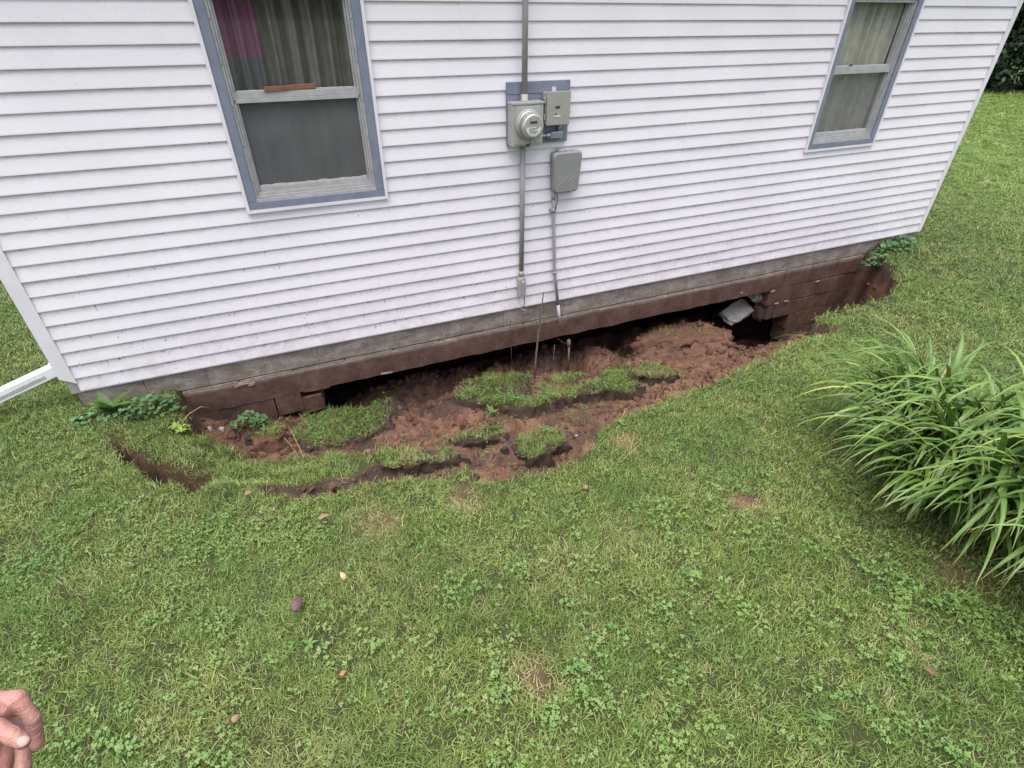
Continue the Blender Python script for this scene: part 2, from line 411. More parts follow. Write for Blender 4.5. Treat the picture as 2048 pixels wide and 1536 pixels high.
def make_skin():
    m, nt, b = mat_new('skin'); k = NB(nt); p = k.pos()
    c = k.ramp(k.noise(p, 45, 6, .65), [(.35, (.285, .130, .108)), (.7, (.36, .185, .155))])
    c = k.mix(k.ramp(k.noise(p, 350, 4, .7), [(.4, .22), (.6, 0.0)]), c, (.27, .10, .085))
    k.l(c, b.inputs['Base Color']); b.inputs['Roughness'].default_value = .5
    b.inputs['Subsurface Weight'].default_value = .15; b.inputs['Subsurface Radius'].default_value = (.01, .004, .002); b.inputs['Subsurface Scale'].default_value = .5
    v = k.n('ShaderNodeTexVoronoi'); k.l(p, v.inputs['Vector']); v.inputs['Scale'].default_value = 700
    k.bump(k.math('ADD', k.math('ADD', k.math('MULTIPLY', k.noise(p, 230, 4, .6), .5), k.math('MULTIPLY', k.noise(k.mapping(p, (.5, .5, 2.6)), 80, 3, .6), 2.2)), k.math('MULTIPLY', v.outputs[0], .3)), .42, .0026, b); return m
M['skin'] = make_skin()
M['nail'] = simple('finger_nail', (.46, .26, .235), .5, var=.06)
M['shirt'] = simple('grey_cotton', (.16, .17, .19), .9, var=.1, nscale=20, bump=.2)
M['jeans'] = simple('blue_denim', (.045, .06, .10), .9, var=.2, nscale=40, bump=.3)
M['shoe'] = simple('brown_leather', (.06, .035, .022), .6, var=.2)
M['eye'] = simple('eye', (.22, .19, .17), .3, var=.1)
M['hair'] = simple('grey_hair', (.14, .12, .11), .7, var=.3, nscale=90)

# ------------------------------------------------------------------ slumped sods: outline, height, tilt, thickness, label, seed, density, grass size, cover
SOD_DEFS = [
    ([(580, 852), (600, 822), (640, 822), (700, 810), (760, 803), (790, 808), (785, 850), (750, 875), (690, 893), (640, 897), (600, 885)], -.46, (.02, -.14), .05, 'grassy piece of sod before the black gap at the left of the beam', 101),
    ([(895, 792), (930, 758), (985, 738), (1040, 737), (1060, 752), (1060, 790), (1120, 800), (1110, 812), (1060, 818), (990, 815), (950, 806)], -.43, (.0, -.16), .12, 'broad grassy sod at the foot of the bare sapling stem', 102),
    ([(1072, 762), (1090, 742), (1170, 737), (1178, 760), (1280, 772), (1268, 786), (1180, 786), (1145, 795), (1085, 785)], -.42, (.02, -.16), .13, 'grassy sod around the broken grey stake with a dark earth front', 103),
    ([(1195, 752), (1230, 730), (1300, 727), (1355, 738), (1350, 754), (1290, 763), (1240, 764)], -.45, (.0, -.14), .09, 'long narrow grassy sod on red soil right of the stake', 104),
    ([(897, 872), (940, 860), (980, 848), (1010, 852), (1000, 872), (950, 880), (905, 882)], -.31, (.05, -.16), .10, 'small grassy sod with a broad leaved weed near the front lip', 105),
    ([(1025, 885), (1040, 862), (1075, 850), (1110, 862), (1125, 880), (1115, 900), (1075, 918), (1040, 920)], -.27, (.0, -.20), .11, 'round grassy sod lump against the front lip', 106),
    ([(740, 908), (790, 895), (870, 897), (910, 907), (895, 924), (830, 932), (760, 930)], -.29, (.0, -.16), .09, 'grassy strip of sod left of the small weed clump', 107),
    ([(898, 946), (930, 934), (968, 944), (955, 956), (908, 957)], -.16, (.0, -.10), .10, 'smallest tuft of sod hanging just inside the front lip', 108),
    ([(1290, 668), (1320, 650), (1400, 640), (1445, 656), (1438, 678), (1380, 686), (1310, 684)], -.50, (.0, -.05), .05, 'shaded earthy sod mound under the beam left of the right hole', 109, 700, .8, .45),
    ([(1530, 690), (1570, 680), (1620, 676), (1630, 690), (1580, 706), (1545, 706)], -.66, (.0, -.10), .05, 'mossy sod scrap below the right hole in the block wall', 110, 900, .6, .5),
    ([(505, 858), (535, 842), (560, 850), (566, 872), (540, 884), (515, 880)], -.40, (.0, -.10), .10, 'earthy clump below the left wall carrying dry grass', 111, 1500, 1.1, .7),
    ([(1330, 722), (1400, 710), (1450, 715), (1440, 726), (1370, 736)], -.535, (.0, -.05), .03, 'thin patch of grass on crumbled soil at the right', 112, 500, .7, .5),
]

# ------------------------------------------------------------------ ground: lawn, sinkhole, soil under the house
HX0, HX1, HY1 = -1.66, 7.13, 7.2          # house footprint (front face at y = 0)
ZS = .140; CH = .1016                      # siding bottom, course height
def wp(L): return [tuple(at_z(px, py, z)[:2]) for px, py, z in L]
HOLE = wp([(385, 868, -.14), (412, 880, -.16), (440, 893, -.18), (470, 905, -.2), (498, 927, -.24), (530, 925, -.25), (620, 910, -.25), (715, 907, -.25), (748, 922, -.24),
           (692, 944, -.2), (650, 950, -.18), (600, 958, -.16), (540, 972, -.12), (508, 978, -.06), (512, 990, -.01), (620, 1000, 0), (650, 997, 0), (690, 982, 0), (730, 972, 0), (770, 966, 0),
           (830, 960, 0), (870, 964, 0), (915, 962, 0), (950, 966, 0), (1000, 968, 0), (1040, 955, 0), (1085, 948, 0), (1130, 932, 0), (1165, 915, 0), (1192, 890, 0), (1205, 862, 0), (1232, 845, 0), (1270, 825, 0),
           (1330, 803, 0), (1385, 778, 0), (1440, 762, 0), (1490, 735, 0), (1540, 715, 0), (1590, 688, 0), (1640, 672, 0), (1680, 662, 0), (1692, 654, 0), (1660, 652, 0), (1632, 644, 0), (1650, 632, 0), (1690, 622, 0), (1740, 604, 0), (1790, 592, 0),
           (1802, 575, 0), (1790, 558, 0), (1798, 540, 0), (1775, 528, 0), (1760, 512, 0)]) + [(6.36, .15), (6.36, 1.0), (-1.04, 1.0), (-1.045, -.14), (-.99, -.30)]
CRACK = wp([(214, 874, 0), (240, 881, -.03), (268, 897, -.04), (300, 908, -.05), (318, 920, -.06), (352, 926, -.08), (374, 936, -.09), (392, 950, -.1), (414, 941, -.1), (426, 952, -.1), (420, 982, -.02), (392, 984, 0), (362, 978, 0), (352, 968, -.01), (318, 968, 0), (286, 955, 0), (262, 938, 0), (240, 920, 0), (226, 900, 0)])
LAWN_CP = np.array([(*at_z(px, py, z)[:2], z) for px, py, z in [
    (500, 930, -.25), (560, 935, -.26), (620, 928, -.27), (720, 922, -.26), (520, 960, -.18), (440, 900, -.18), (400, 880, -.14), (470, 940, -.16), (440, 955, -.1), (380, 875, -.1), (360, 910, -.08),
    (320, 890, -.05), (300, 870, -.03), (600, 945, -.2), (660, 938, -.22), (480, 985, -.03), (512, 995, 0), (430, 985, 0), (350, 985, 0), (270, 950, 0), (220, 900, 0), (200, 850, 0),
    (620, 1005, 0), (760, 975, 0), (870, 970, 0), (1000, 975, 0), (330, 830, -.02)]] + [(-2.5, -.5, 0), (-1.5, -.1, 0), (-1.1, -.1, -.01), (1.5, -2.2, 0), (0, -2.3, 0), (-1.2, -2, 0), (3, -2, 0), (5, -1.5, 0), (6.5, -.6, 0), (4.7, -.95, .0), (2.3, -1.7, 0)])
FLOOR_CP = np.array([(*at_z(px, py, z)[:2], z) for px, py, z in [
    (400, 858, -.30), (450, 880, -.40), (430, 850, -.36), (500, 880, -.46), (540, 905, -.47), (600, 870, -.52), (540, 860, -.5),
    (560, 908, -.46), (650, 903, -.52), (720, 895, -.54), (800, 870, -.55), (850, 830, -.55), (890, 800, -.52), (950, 830, -.48), (830, 900, -.42), (780, 915, -.42),
    (640, 825, -.80), (700, 795, -.72), (750, 790, -.66), (850, 760, -.66), (930, 735, -.64), (1000, 730, -.62), (1100, 712, -.62), (1200, 700, -.60), (1290, 680, -.56), (1370, 665, -.50), (1430, 690, -.60), (1470, 680, -.95), (1530, 675, -1.3), (1555, 660, -1.4),
    (1300, 712, -.58), (1400, 725, -.56), (1450, 745, -.46), (1350, 770, -.44), (1280, 790, -.42), (1200, 820, -.40), (1500, 715, -.62), (1560, 696, -.92), (1480, 700, -.78), (1520, 690, -1.05),
    (1200, 870, -.36), (1150, 895, -.34), (1060, 900, -.36), (1000, 920, -.32), (1010, 890, -.38), (930, 900, -.34), (880, 880, -.42), (800, 935, -.32), (720, 950, -.28), (640, 975, -.22), (560, 985, -.18),
    (1600, 672, -.92), (1650, 632, -.92), (1700, 605, -.82), (1760, 570, -.60), (1775, 545, -.42), (1150, 830, -.46), (1060, 830, -.48)]]
    + [(.35, .14, -.90), (1.0, .14, -.88), (1.7, .14, -.86), (2.4, .14, -.86), (3.1, .14, -.84), (4.55, .12, -1.2), (4.85, .05, -1.45), (5.15, .05, -1.5), (4.8, .3, -1.7), (0.0, .6, -1.15), (1.5, .6, -1.1), (3.0, .6, -1.1), (4.0, .6, -1.0), (4.8, .6, -1.8), (-.6, .05, -.45), (-.95, .05, -.3)])
def idw(x, y, cp, p=3.2):
    num = np.zeros_like(x); den = np.zeros_like(x)
    for cx, cy, cz in cp:
        wgt = ((x-cx)**2 + (y-cy)**2 + .002)**(-p/2); num += wgt*cz; den += wgt
    return num/den
def lawn_base(x, y):
    rise = .30*sstep(-1.9, -4.6, y)*sstep(-16, -4, x)*sstep(16, 6, x)
    near = (np.abs(x-1.8) < 6) & (y > -3.0) & (y < .5)
    d = np.zeros_like(x)
    if near.any(): d[near] = idw(x[near], y[near], LAWN_CP, 4.0)
    d = d*sstep(-2.6, -2.0, y)*sstep(-2.6, -1.6, x)*sstep(6.8, 6.0, x)
    und = .018*fbm(x*.9, y*.9, 5, 3) + .012*fbm(x*4, y*4, 9, 2)
    return rise + d + und*sstep(0, -.4, y)
def terrain(x, y):
    """height, soil mask (0 lawn .. 1 bare), dark topsoil mask"""
    x = np.asarray(x, float); y = np.asarray(y, float)
    L = lawn_base(x, y)
    h = L.copy(); soil = np.zeros_like(x); top = np.zeros_like(x)
    reg = (x > -1.9) & (x < 6.9) & (y > -2.2) & (y < 1.1)
    if reg.any():
        X, Y = x[reg], y[reg]
        jx = X + .03*fbm(X*7, Y*7, 31, 4); jy = Y + .03*fbm(X*7, Y*7, 57, 4)
        sd = poly_sd(jx, jy, HOLE); sc = poly_sd(jx + .022*fbm(X*22, Y*22, 131, 3), jy + .022*fbm(X*22, Y*22, 137, 3), CRACK)
        Fl = idw(X, Y, FLOOR_CP, 3.4)
        rough = .045*fbm(X*4.5, Y*4.5, 3, 3) + .034*np.abs(fbm(X*13, Y*13, 8, 4)) + .022*np.abs(fbm(X*34, Y*34, 12, 3)) - .02
        wx, wy = X+.02*fbm(X*16, Y*16, 201, 2), Y+.02*fbm(X*16, Y*16, 202, 2)
        crumble = sstep(-.25, .25, fbm(X*1.7, Y*1.7, 207, 3))
        for sc_, am in ((6.5, .045), (15, .036), (36, .016)):
            q1, q2, qc = worley(wx*sc_, wy*sc_, int(sc_)); rough = rough + am*(.25+.75*crumble)*(sstep(0, .30, q2-q1)*(.35+.65*qc) - .45)*np.clip(1.15-q1*.5, .3, 1)
        Fl = Fl + rough
        for poly, cx, cy, z0, tl_, th in SOD_PLANES:
            near = (np.abs(X-cx) < 1.1) & (np.abs(Y-cy) < 1.1)
            if not near.any(): continue
            xx, yy = X[near], Y[near]; d = poly_sd(xx, yy, poly); pl = z0 + tl_[0]*(xx-cx) + tl_[1]*(yy-cy)
            back = sstep(-.10, .12, yy-cy)
            tgt = pl - th*.85*(1-back) - .022*back + .45*rough[near]
            wgt = sstep(-.22, -.01, d); Fl[near] = Fl[near]*(1-wgt) + tgt*wgt
        wdt = .10 + .05*fbm(X*3, Y*3, 77, 2)
        t = sstep(-.006, wdt, sd)
        hh = L[reg]*(1-t) + np.minimum(Fl, L[reg])*t
        tc = sstep(-.005, .035, sc)
        hh = hh - tc*(.30 + .12*fbm(X*6, Y*6, 91, 3) + .5*rough)
        h[reg] = hh
        soil[reg] = np.maximum(sstep(-.008, .012, sd), sstep(-.008, .012, sc))
        fallen = L[reg] - hh
        top[reg] = np.maximum(np.clip(1-sstep(.10, .24, fallen + .06*fbm(X*6, Y*6, 41, 3)), 0, 1)*sstep(-.01, .02, sd), sstep(0, .03, sc)*.9)
        dk = sstep(.02, .36, fbm(X*2.3+7, Y*2.3, 64, 4))
        top[reg] = np.maximum(top[reg], dk*.75*sstep(.05, .1, sd))
    # bare spots in the lawn
    for cx, cy, rr, s in BARE:
        dd = np.hypot((x-cx), (y-cy)*1.0) + .05*fbm(x*9, y*9, 22, 3)
        soil = np.maximum(soil, s*sstep(rr, rr*.45, dd)); 
    # the cellar under the house
    und = (x > HX0+.1) & (x < HX1-.1) & (y < HY1-.1)
    k = sstep(.45, 1.5, y)*und
    ext = und & ((x < -1.04) | (x > 6.36)) & (y > .16)
    h = np.where(ext, -1.9, h*(1-k) + -1.9*k)
    soil = np.where(und & (y > .05), 1, soil)
    return h, soil, top
SOD_PLANES = []
BARE = [(2.06, -2.55, .11, .9), (.52, -3.03, .10, .6), (1.76, -1.80, .16, .5), (.60, -1.88, .16, .45), (2.55, -3.35, .16, .7), (3.15, -3.05, .45, .9), (3.6, -2.75, .5, .9), (3.1, -3.5, .3, .8), (.1, -1.85, .16, .4), (2.3,-3.05,.12,.6)]
for d_ in SOD_DEFS:
    W_ = np.array([at_z(a, b, d_[1]) for a, b in d_[0]]); SOD_PLANES.append((W_[:, :2], W_[:, 0].mean(), W_[:, 1].mean(), d_[1], d_[2], d_[3]))
def axis(dense0, dense1, step, far, g):
    a = list(np.arange(dense0, dense1, step)); s = step; v = a[-1]
    while v < far: s = min(s*g, far*.08); v += s; a.append(v)
    s = step; v = a[0]; b = []
    while v > -far: s = min(s*g, far*.08); v -= s; b.append(v)
    return np.array(b[::-1] + a)
gx = axis(-1.7, 6.6, .0165, 150, 1.16); gy = axis(-2.05, .62, .0155, 150, 1.16)
GX, GY = np.meshgrid(gx, gy); gh, gs, gt = terrain(GX.ravel(), GY.ravel())
V = np.stack([GX.ravel(), GY.ravel(), gh], 1); nx, ny = len(gx), len(gy)
ii = np.arange((nx-1)*(ny-1)); a0 = (ii//(nx-1))*nx + ii % (nx-1)
me = np_mesh('ground', V, np.stack([a0, a0+1, a0+nx+1, a0+nx], 1), True)
for nm, arr in (('soil', gs), ('topsoil', gt)):
    at = me.attributes.new(nm, 'FLOAT', 'POINT'); at.data.foreach_set('value', arr.astype(np.float32))
ground = link('ground', me, None, M['ground'])
tag(ground, kind='structure')

def height(x, y): return terrain(np.atleast_1d(np.float64(x)), np.atleast_1d(np.float64(y)))[0]
def on_ground(px, py):
    z = 0.0
    for _ in range(12):
        q = at_z(px, py, z); z = float(height(q[0], q[1])[0])
    q = at_z(px, py, z); return Vector(q)

# ------------------------------------------------------------------ house
house = empty('house', (0, 0, 0))
tag(house, 'white vinyl sided house standing over the sinkhole, its block foundation broken open', 'house')
W1 = (-.221, .717, 1.217, 2.50); W2 = (4.738, 5.673, 1.217, 2.50)
NC = 29                                    # courses up to the eave
XL, XR = -1.578, 7.044
def cuts(z0, z1):
    """x spans of the front wall left free by the windows at this height"""
    spans = [(XL, XR)]
    for (a, b, c, d) in (W1, W2):
        if z0 > c-.03 and z1 < d+.03:
            out = []
            for s, e in spans:
                if a > s and b < e: out += [(s, a+.012), (b-.012, e)]
                else: out.append((s, e))
            spans = out
    return spans
seam_rng = random.Random(11)
prof = [(-.0160, .001), (-.0150, -.0012), (-.004, -.0008), (-.002, .012), (-.0005, CH+.012), (-.0028, CH+.012), (-.0032, CH*.95), (-.0158, .007)]
for c in range(NC):
    z0 = ZS + c*CH
    if c % 2 == 0: seams = sorted(seam_rng.sample([-.6, .35, .95, 1.35, 2.35, 2.9, 3.3, 4.1, 4.55, 5.9, 6.3], 3))
    for s, e in cuts(z0, z0+CH):
        marks = [s] + [q for q in seams if s+.35 < q < e-.35] + [e]
        for i, (a, b) in enumerate(zip(marks, marks[1:])):
            xs = np.arange(a, b, .12); xs = np.append(xs[xs < b-.02], b)
            if i > 0: xs[0] -= .025
            wob = .0026*fbm(xs*1.1, np.full(len(xs), c*3.7), 3, 2) - (.0022 if i % 2 else 0)
            bm = bmesh.new(); extrude_x(bm, [(y, z+z0) for y, z in prof], xs, wob)
            bm_obj('siding_panel', bm, M['vinyl'], house)
# corner posts (the left one is broken off short)
bm = bmesh.new()
prof_l = [(-1.574, -.020), (-1.574, -.003), (-1.640, -.003), (-1.640, .075), (-1.657, .075), (-1.657, -.020)]
zt = ZS+NC*CH
top_r = [bm.verts.new((x, y, zt)) for x, y in prof_l]
bot_r = [bm.verts.new((x, y, .205 if x > -1.60 else .262)) for x, y in prof_l]
for k in range(6): bm.faces.new((bot_r[k], bot_r[(k+1) % 6], top_r[(k+1) % 6], top_r[k]))
bm.faces.new(top_r); bm.faces.new(bot_r)
bm_obj('corner_post', bm, M['white_trim'], house)
bm = bmesh.new()
prof_r = [(7.040, -.022), (7.104, -.022), (7.104, .075), (7.087, .075), (7.087, -.004), (7.040, -.004)]
top_r = [bm.verts.new((x, y, zt)) for x, y in prof_r]; bot_r = [bm.verts.new((x, y, ZS-.004)) for x, y in prof_r]
for k in range(6): bm.faces.new((bot_r[k], bot_r[(k+1) % 6], top_r[(k+1) % 6], top_r[k]))
bm.faces.new(top_r); bm.faces.new(bot_r)
bm_obj('corner_post', bm, M['white_trim'], house)
# wooden corner stud seen under the broken post
bm = bmesh.new(); box(bm, -1.635, -1.585, .004, .06, .12, .30, .004); bm_obj('corner_stud', bm, M['straw'], house)
# starter strip under the lowest course
bm = bmesh.new(); box(bm, XL, XR, -.006, .02, ZS-.012, ZS+.03); bm_obj('starter_strip', bm, M['white_trim'], house)
# sheathing with window openings (closes the rooms), side walls, floor, partition, roof
bm = bmesh.new()
xs = [HX0+.02, W1[0]+.08, W1[1]-.08, W2[0]+.08, W2[1]-.08, HX1-.03]; zs = [ZS-.02, W1[2]+.07, W1[3]-.07, zt]
for i in range(5):
    for j in range(3):
        if i in (1, 3) and j == 1: continue
        box(bm, xs[i], xs[i+1], .003, .075, zs[j], zs[j+1])
bmesh.ops.remove_doubles(bm, verts=bm.verts, dist=1e-5)
bm_obj('sheathing', bm, M['room'], house)
for nm, xa in (('left', HX0+.02), ('right', HX1-.03)):
    bm = bmesh.new(); s = -1 if nm == 'left' else 1
    pr = []
    for c in range(NC):
        z0 = ZS+c*CH; pr += [(xa+s*.014, z0), (xa+s*.003, z0+CH-.001)]
    pr += [(xa-s*.1, zt), (xa-s*.1, ZS)]
    r0 = [bm.verts.new((x, .08, z)) for x, z in pr]; r1 = [bm.verts.new((x, HY1, z)) for x, z in pr]
    for k in range(len(pr)): bm.faces.new((r0[k], r0[(k+1) % len(pr)], r1[(k+1) % len(pr)], r1[k]))
    bm.faces.new(r0); bm.faces.new(r1)
    bm_obj('side_wall', bm, M['white_trim'], house)
bm = bmesh.new(); box(bm, HX0+.03, HX1-.04, HY1, HY1+.1, ZS, zt); bm_obj('rear_wall', bm, M['white_trim'], house)
bm = bmesh.new(); box(bm, HX0+.13, HX1-.14, .125, HY1-.01, .155, .40); bm_obj('floor_deck', bm, M['wood'], house)
bm = bmesh.new(); box(bm, HX0+.13, HX1-.14, 3.0, 3.1, .405, zt-.02); bm_obj('partition_wall', bm, M['room'], house)
bm = bmesh.new(); box(bm, HX0+.13, HX1-.14, .125, HY1-.01, zt-.015, zt+.08); bm_obj('room_ceiling', bm, M['room'], house)
bm = bmesh.new()
yc = HY1/2
for v in [((HX0-.3, -.24, zt+.02), (HX1+.3, -.24, zt+.02), (HX1+.3, yc, zt+1.9), (HX0-.3, yc, zt+1.9), (HX1+.3, HY1+.45, zt+.02), (HX0-.3, HY1+.45, zt+.02))]:
    t = [bm.verts.new(q) for q in v]; lo = [bm.verts.new((q[0], q[1], q[2]-.09)) for q in v]
    bm.faces.new((t[0], t[1], t[2], t[3])); bm.faces.new((t[3], t[2], t[4], t[5]))
    bm.faces.new((lo[3], lo[2], lo[1], lo[0])); bm.faces.new((lo[5], lo[4], lo[2], lo[3]))
    for a, b in ((0, 1), (1, 2), (2, 4), (4, 5), (5, 3), (3, 0)): bm.faces.new((t[a], lo[a], lo[b], t[b]))
roof = bm_obj('roof', bm, M['shingle'], house)
bm = bmesh.new(); box(bm, HX0-.28, HX1+.28, -.22, .0, zt-.085, zt-.07); bm_obj('soffit', bm, M['white_trim'], house)
for s, xa in ((-1, HX0+.02), (1, HX1-.03)):
    bm = bmesh.new(); v = [bm.verts.new((xa+d, y, z)) for d in (0, -s*.1) for y, z in ((.0, zt), (HY1, zt), (yc, zt+1.8))]
    bm.faces.new(v[:3]); bm.faces.new(v[3:][::-1])
    for a, b in ((0, 1), (1, 2), (2, 0)): bm.faces.new((v[a], v[b], v[b+3], v[a+3]))
    bm_obj('gable', bm, M['white_trim'], house)

def make_window(Wd, screen):
    x0, x1, z0, z1 = Wd
    win = empty('window', ((x0+x1)/2, 0, z0)); win.parent = house
    ox, oz = -(x0+x1)/2, -z0
    def part(nm, mat, *boxes, bev=.0):
        bm = bmesh.new()
        for b in boxes: box(bm, b[0]+ox, b[1]+ox, b[2], b[3], b[4]+oz, b[5]+oz, bev)
        return bm_obj(nm, bm, mat, win)
    j = .020
    part('trim_channel', M['white_trim'], (x0, x0+j, -.034, .0, z0, z1))
    part('trim_channel', M['white_trim'], (x1-j, x1, -.034, .0, z0, z1))
    part('trim_channel', M['white_trim'], (x0+j+.001, x1-j-.001, -.033, .0, z0, z0+j))
    part('trim_channel', M['white_trim'], (x0+j+.001, x1-j-.001, -.033, .0, z1-j, z1))
    a, b, c, d = x0+j, x1-j, z0+j, z1-j; k = .054
    part('casing', M['blue_paint'], (a+.001, a+k, -.027, .004, c+.05, d-k), bev=.002)
    part('casing', M['blue_paint'], (b-k, b-.001, -.027, .004, c+.05, d-k), bev=.002)
    part('casing', M['blue_paint'], (a+.001, b-.001, -.029, .004, c+.001, c+.048), bev=.002)
    part('casing', M['blue_paint'], (a+.001, b-.001, -.029, .004, d-k+.002, d-.001), bev=.002)
    a, b, c, d = a+k, b-k, c+.048, d-k
    # storm window frame: stepped aluminium tracks
    fr = empty('frame', (0, 0, 0)); fr.parent = win
    def fpart(nm, mat, *boxes, bev=.0015):
        bm = bmesh.new()
        for q in boxes: box(bm, q[0]+ox, q[1]+ox, q[2], q[3], q[4]+oz, q[5]+oz, bev)
        return bm_obj(nm, bm, mat, fr)
    for s, xa in ((1, a), (-1, b)):
        L = lambda u, v: (min(xa+s*u, xa+s*v), max(xa+s*u, xa+s*v))
        fpart('track', M['frame_grey'], (*L(.0, .016), -.012, .05, c, d), (*L(.017, .030), .000, .056, c, d), (*L(.031, .042), .016, .06, c, d))
    fpart('sill', M['frame_grey'], (a, b, -.024, .06, c-.002, c+.016), (a+.016, b-.016, -.012, .058, c+.017, c+.034), (a+.030, b-.030, .002, .057, c+.035, c+.052))
    fpart('head', M['frame_grey'], (a+.017, b-.017, -.01, .06, d-.03, d+.002))
    zm = 1.862
    bm = bmesh.new()
    for q in ((a+.02, b-.02, .000, .040, zm, zm+.022), (a+.022, b-.022, .010, .050, zm+.023, zm+.058)): box(bm, q[0]+ox, q[1]+ox, q[2], q[3], q[4]+oz, q[5]+oz, .002)
    bm_obj('meeting_rail', bm, M['frame_grey'], win)
    fpart('lower_rail', M['frame_grey'], (a+.043, b-.043, .018, .05, c+.053, c+.078))
    # putty left ragged along the glass
    for zb, dz, yy in ((c+.079, .020, .022), (zm+.059, .010, .030)):
        bm = bmesh.new()
        xs = np.linspace(a+.046, b-.046, 60); hh = dz*(.55+.55*np.abs(fbm(xs*14, xs*0+zb*9, int(x0*10) % 50, 3)))
        lo = [bm.verts.new((x+ox, yy, zb+oz)) for x in xs]; hi = [bm.verts.new((x+ox, yy+.004, zb+h+oz)) for x, h in zip(xs, hh)]
        lb = [bm.verts.new((x+ox, yy+.012, zb+oz)) for x in xs]
        for q in range(59): bm.faces.new((lo[q], lo[q+1], hi[q+1], hi[q])); bm.faces.new((hi[q], hi[q+1], lb[q+1], lb[q]))
        bm_obj('putty', bm, M['peel'], win)
    def sheet(nm, mat, xa, xb, y, za, zb, th=.003):
        bm = bmesh.new(); box(bm, xa+ox, xb+ox, y, y+th, za+oz, zb+oz); return bm_obj(nm, bm, mat, win)
    sheet('screen', screen, a+.040, b-.040, .034, c+.078, zm, .001)
    sheet('pane', M['glass'], a+.040, b-.040, .044, c+.078, zm)
    sheet('pane', M['glass'], a+.040, b-.040, .056, zm+.02, d-.028)
    # screw heads along the tracks
    for s, xa in ((1, a), (-1, b)):
        for q in range(5):
            bm = bmesh.new(); lathe(bm, (xa+s*.008+ox, -.0125, c+.12+q*.22+oz), (0, -1, 0), [(0, .004), (.0015, .003)], 8); bm_obj('screw', bm, M['dark_print'], win)
    return (a, b, c, d)
make_window(W1, M['screen']); make_window(W2, M['screen_pale'])

def chunk(name, loc, size, seed, mat, rot=(0, 0, 0), rough=.18, sub=2, parent=None, flat=1.0):
    r = random.Random(seed); bm = bmesh.new()
    bmesh.ops.create_cube(bm, size=1)
    bmesh.ops.subdivide_edges(bm, edges=bm.edges, cuts=sub, use_grid_fill=True)
    for v in bm.verts:
        n = v.co.normalized()
        v.co = v.co*.75 + n*.18
        v.co += Vector((r.uniform(-1, 1), r.uniform(-1, 1), r.uniform(-1, 1)))*rough*.5
        v.co = Vector((v.co.x*size[0], v.co.y*size[1], v.co.z*size[2]))
    o = bm_obj(name, bm, mat, parent); o.location = loc; o.rotation_euler = rot; return o
# block foundation
found = empty('foundation', (0, 0, 0)); found.parent = house
BL, BH = .405, .2; FY0, FY1 = .014, .215
def block_mesh(L, h, seed, bv=.006):
    bm = bmesh.new(); box(bm, 0, L, 0, FY1-FY0, 0, h, bv)
    r = random.Random(seed)
    for v in bm.verts: v.co += Vector((r.uniform(-.002, .002), r.uniform(-.0018, .0018), r.uniform(-.002, .002)))
    me = bpy.data.meshes.new('concrete_block'); bm.to_mesh(me); bm.free(); me.materials.append(M['concrete']); return me
full_blocks = [block_mesh(BL-.010, BH-.010, s) for s in range(6)]
tops = [block_mesh(BL-.0025, .197, s+40, .0015) for s in range(3)]
course_top = [.160, -.040, -.265, -.465, -.665, -.865, -1.065, -1.265]
gaps = {2: (-.20, 4.90), 3: (-.42, 4.96), 4: (-.60, 5.34), 5: (-.70, 5.36), 6: (-.70, 5.40)}
brnd = random.Random(5)
for ci in range(7):
    zt_, zb_ = course_top[ci], course_top[ci+1]
    x = HX0+.04 - (BL/2 if ci % 2 else 0)
    while x < HX1-.05:
        a, b = max(x, HX0+.04), min(x+BL, HX1-.05)
        if ci in gaps:
            g0, g1 = gaps[ci]
            if a >= g0-.01 and b <= g1+.01: x += BL; continue
            if a < g0 < b: b = g0
            if a < g1 < b: a = g1
        if b-a > .05:
            if abs((b-a)-BL) < .002: me_ = tops[brnd.randrange(3)] if ci == 0 else full_blocks[brnd.randrange(6)]
            else: me_ = block_mesh(b-a-.006, (.197 if ci == 0 else BH-.006), brnd.randrange(999), .002 if ci == 0 else .006)
            j = .0015 if ci < 2 else .006
            o = link('concrete_block', me_, found, None, (a+.001, FY0+brnd.uniform(-j, j), zb_+.003))
            if ci == 1: o.scale = (1, 1, 1.12)
            if ci >= 2: o.rotation_euler = (brnd.uniform(-.02, .02), brnd.uniform(-.006, .006), brnd.uniform(-.012, .012))
        x += BL
def mortar(a, b, z0, z1):
    bm = bmesh.new(); box(bm, a+.01, b-.01, FY0+.006, FY1-.01, z0+.012, z1-.012); bm_obj('mortar', bm, M['mortar'], found)
mortar(HX0+.04, HX1-.05, -.245, .15)
mortar(HX0+.04, -.42, -1.2, -.262); mortar(5.42, HX1-.05, -1.2, -.262); mortar(4.93, 5.40, -.66, -.262)
# thin stepped parging that bridges the two hanging courses, with a ragged lower edge
bm = bmesh.new(); xs = np.arange(-1.0, 6.4, .03)
zl = -.268 - .022*np.abs(fbm(xs*5, xs*0, 3, 5)) + np.where((xs > -.16) & (xs < .03), -.012, 0) + np.where((xs > .03) & (xs < .5), .006, .0)
f0 = [bm.verts.new((x, FY0-.004-.003*n, -.075+.018*n2)) for x, n, n2 in zip(xs, fbm(xs*9, xs*0+2, 5, 3), fbm(xs*5, xs*0+8, 6, 4))]
f1 = [bm.verts.new((x, FY0-.005-.004*n, -.16)) for x, n in zip(xs, fbm(xs*9, xs*0+5, 5, 3))]
f2 = [bm.verts.new((x, FY0-.003, z)) for x, z in zip(xs, zl)]
f3 = [bm.verts.new((x, FY1-.02, z+.008)) for x, z in zip(xs, zl)]
fb = [bm.verts.new((x, FY0+.004, -.06)) for x in xs]
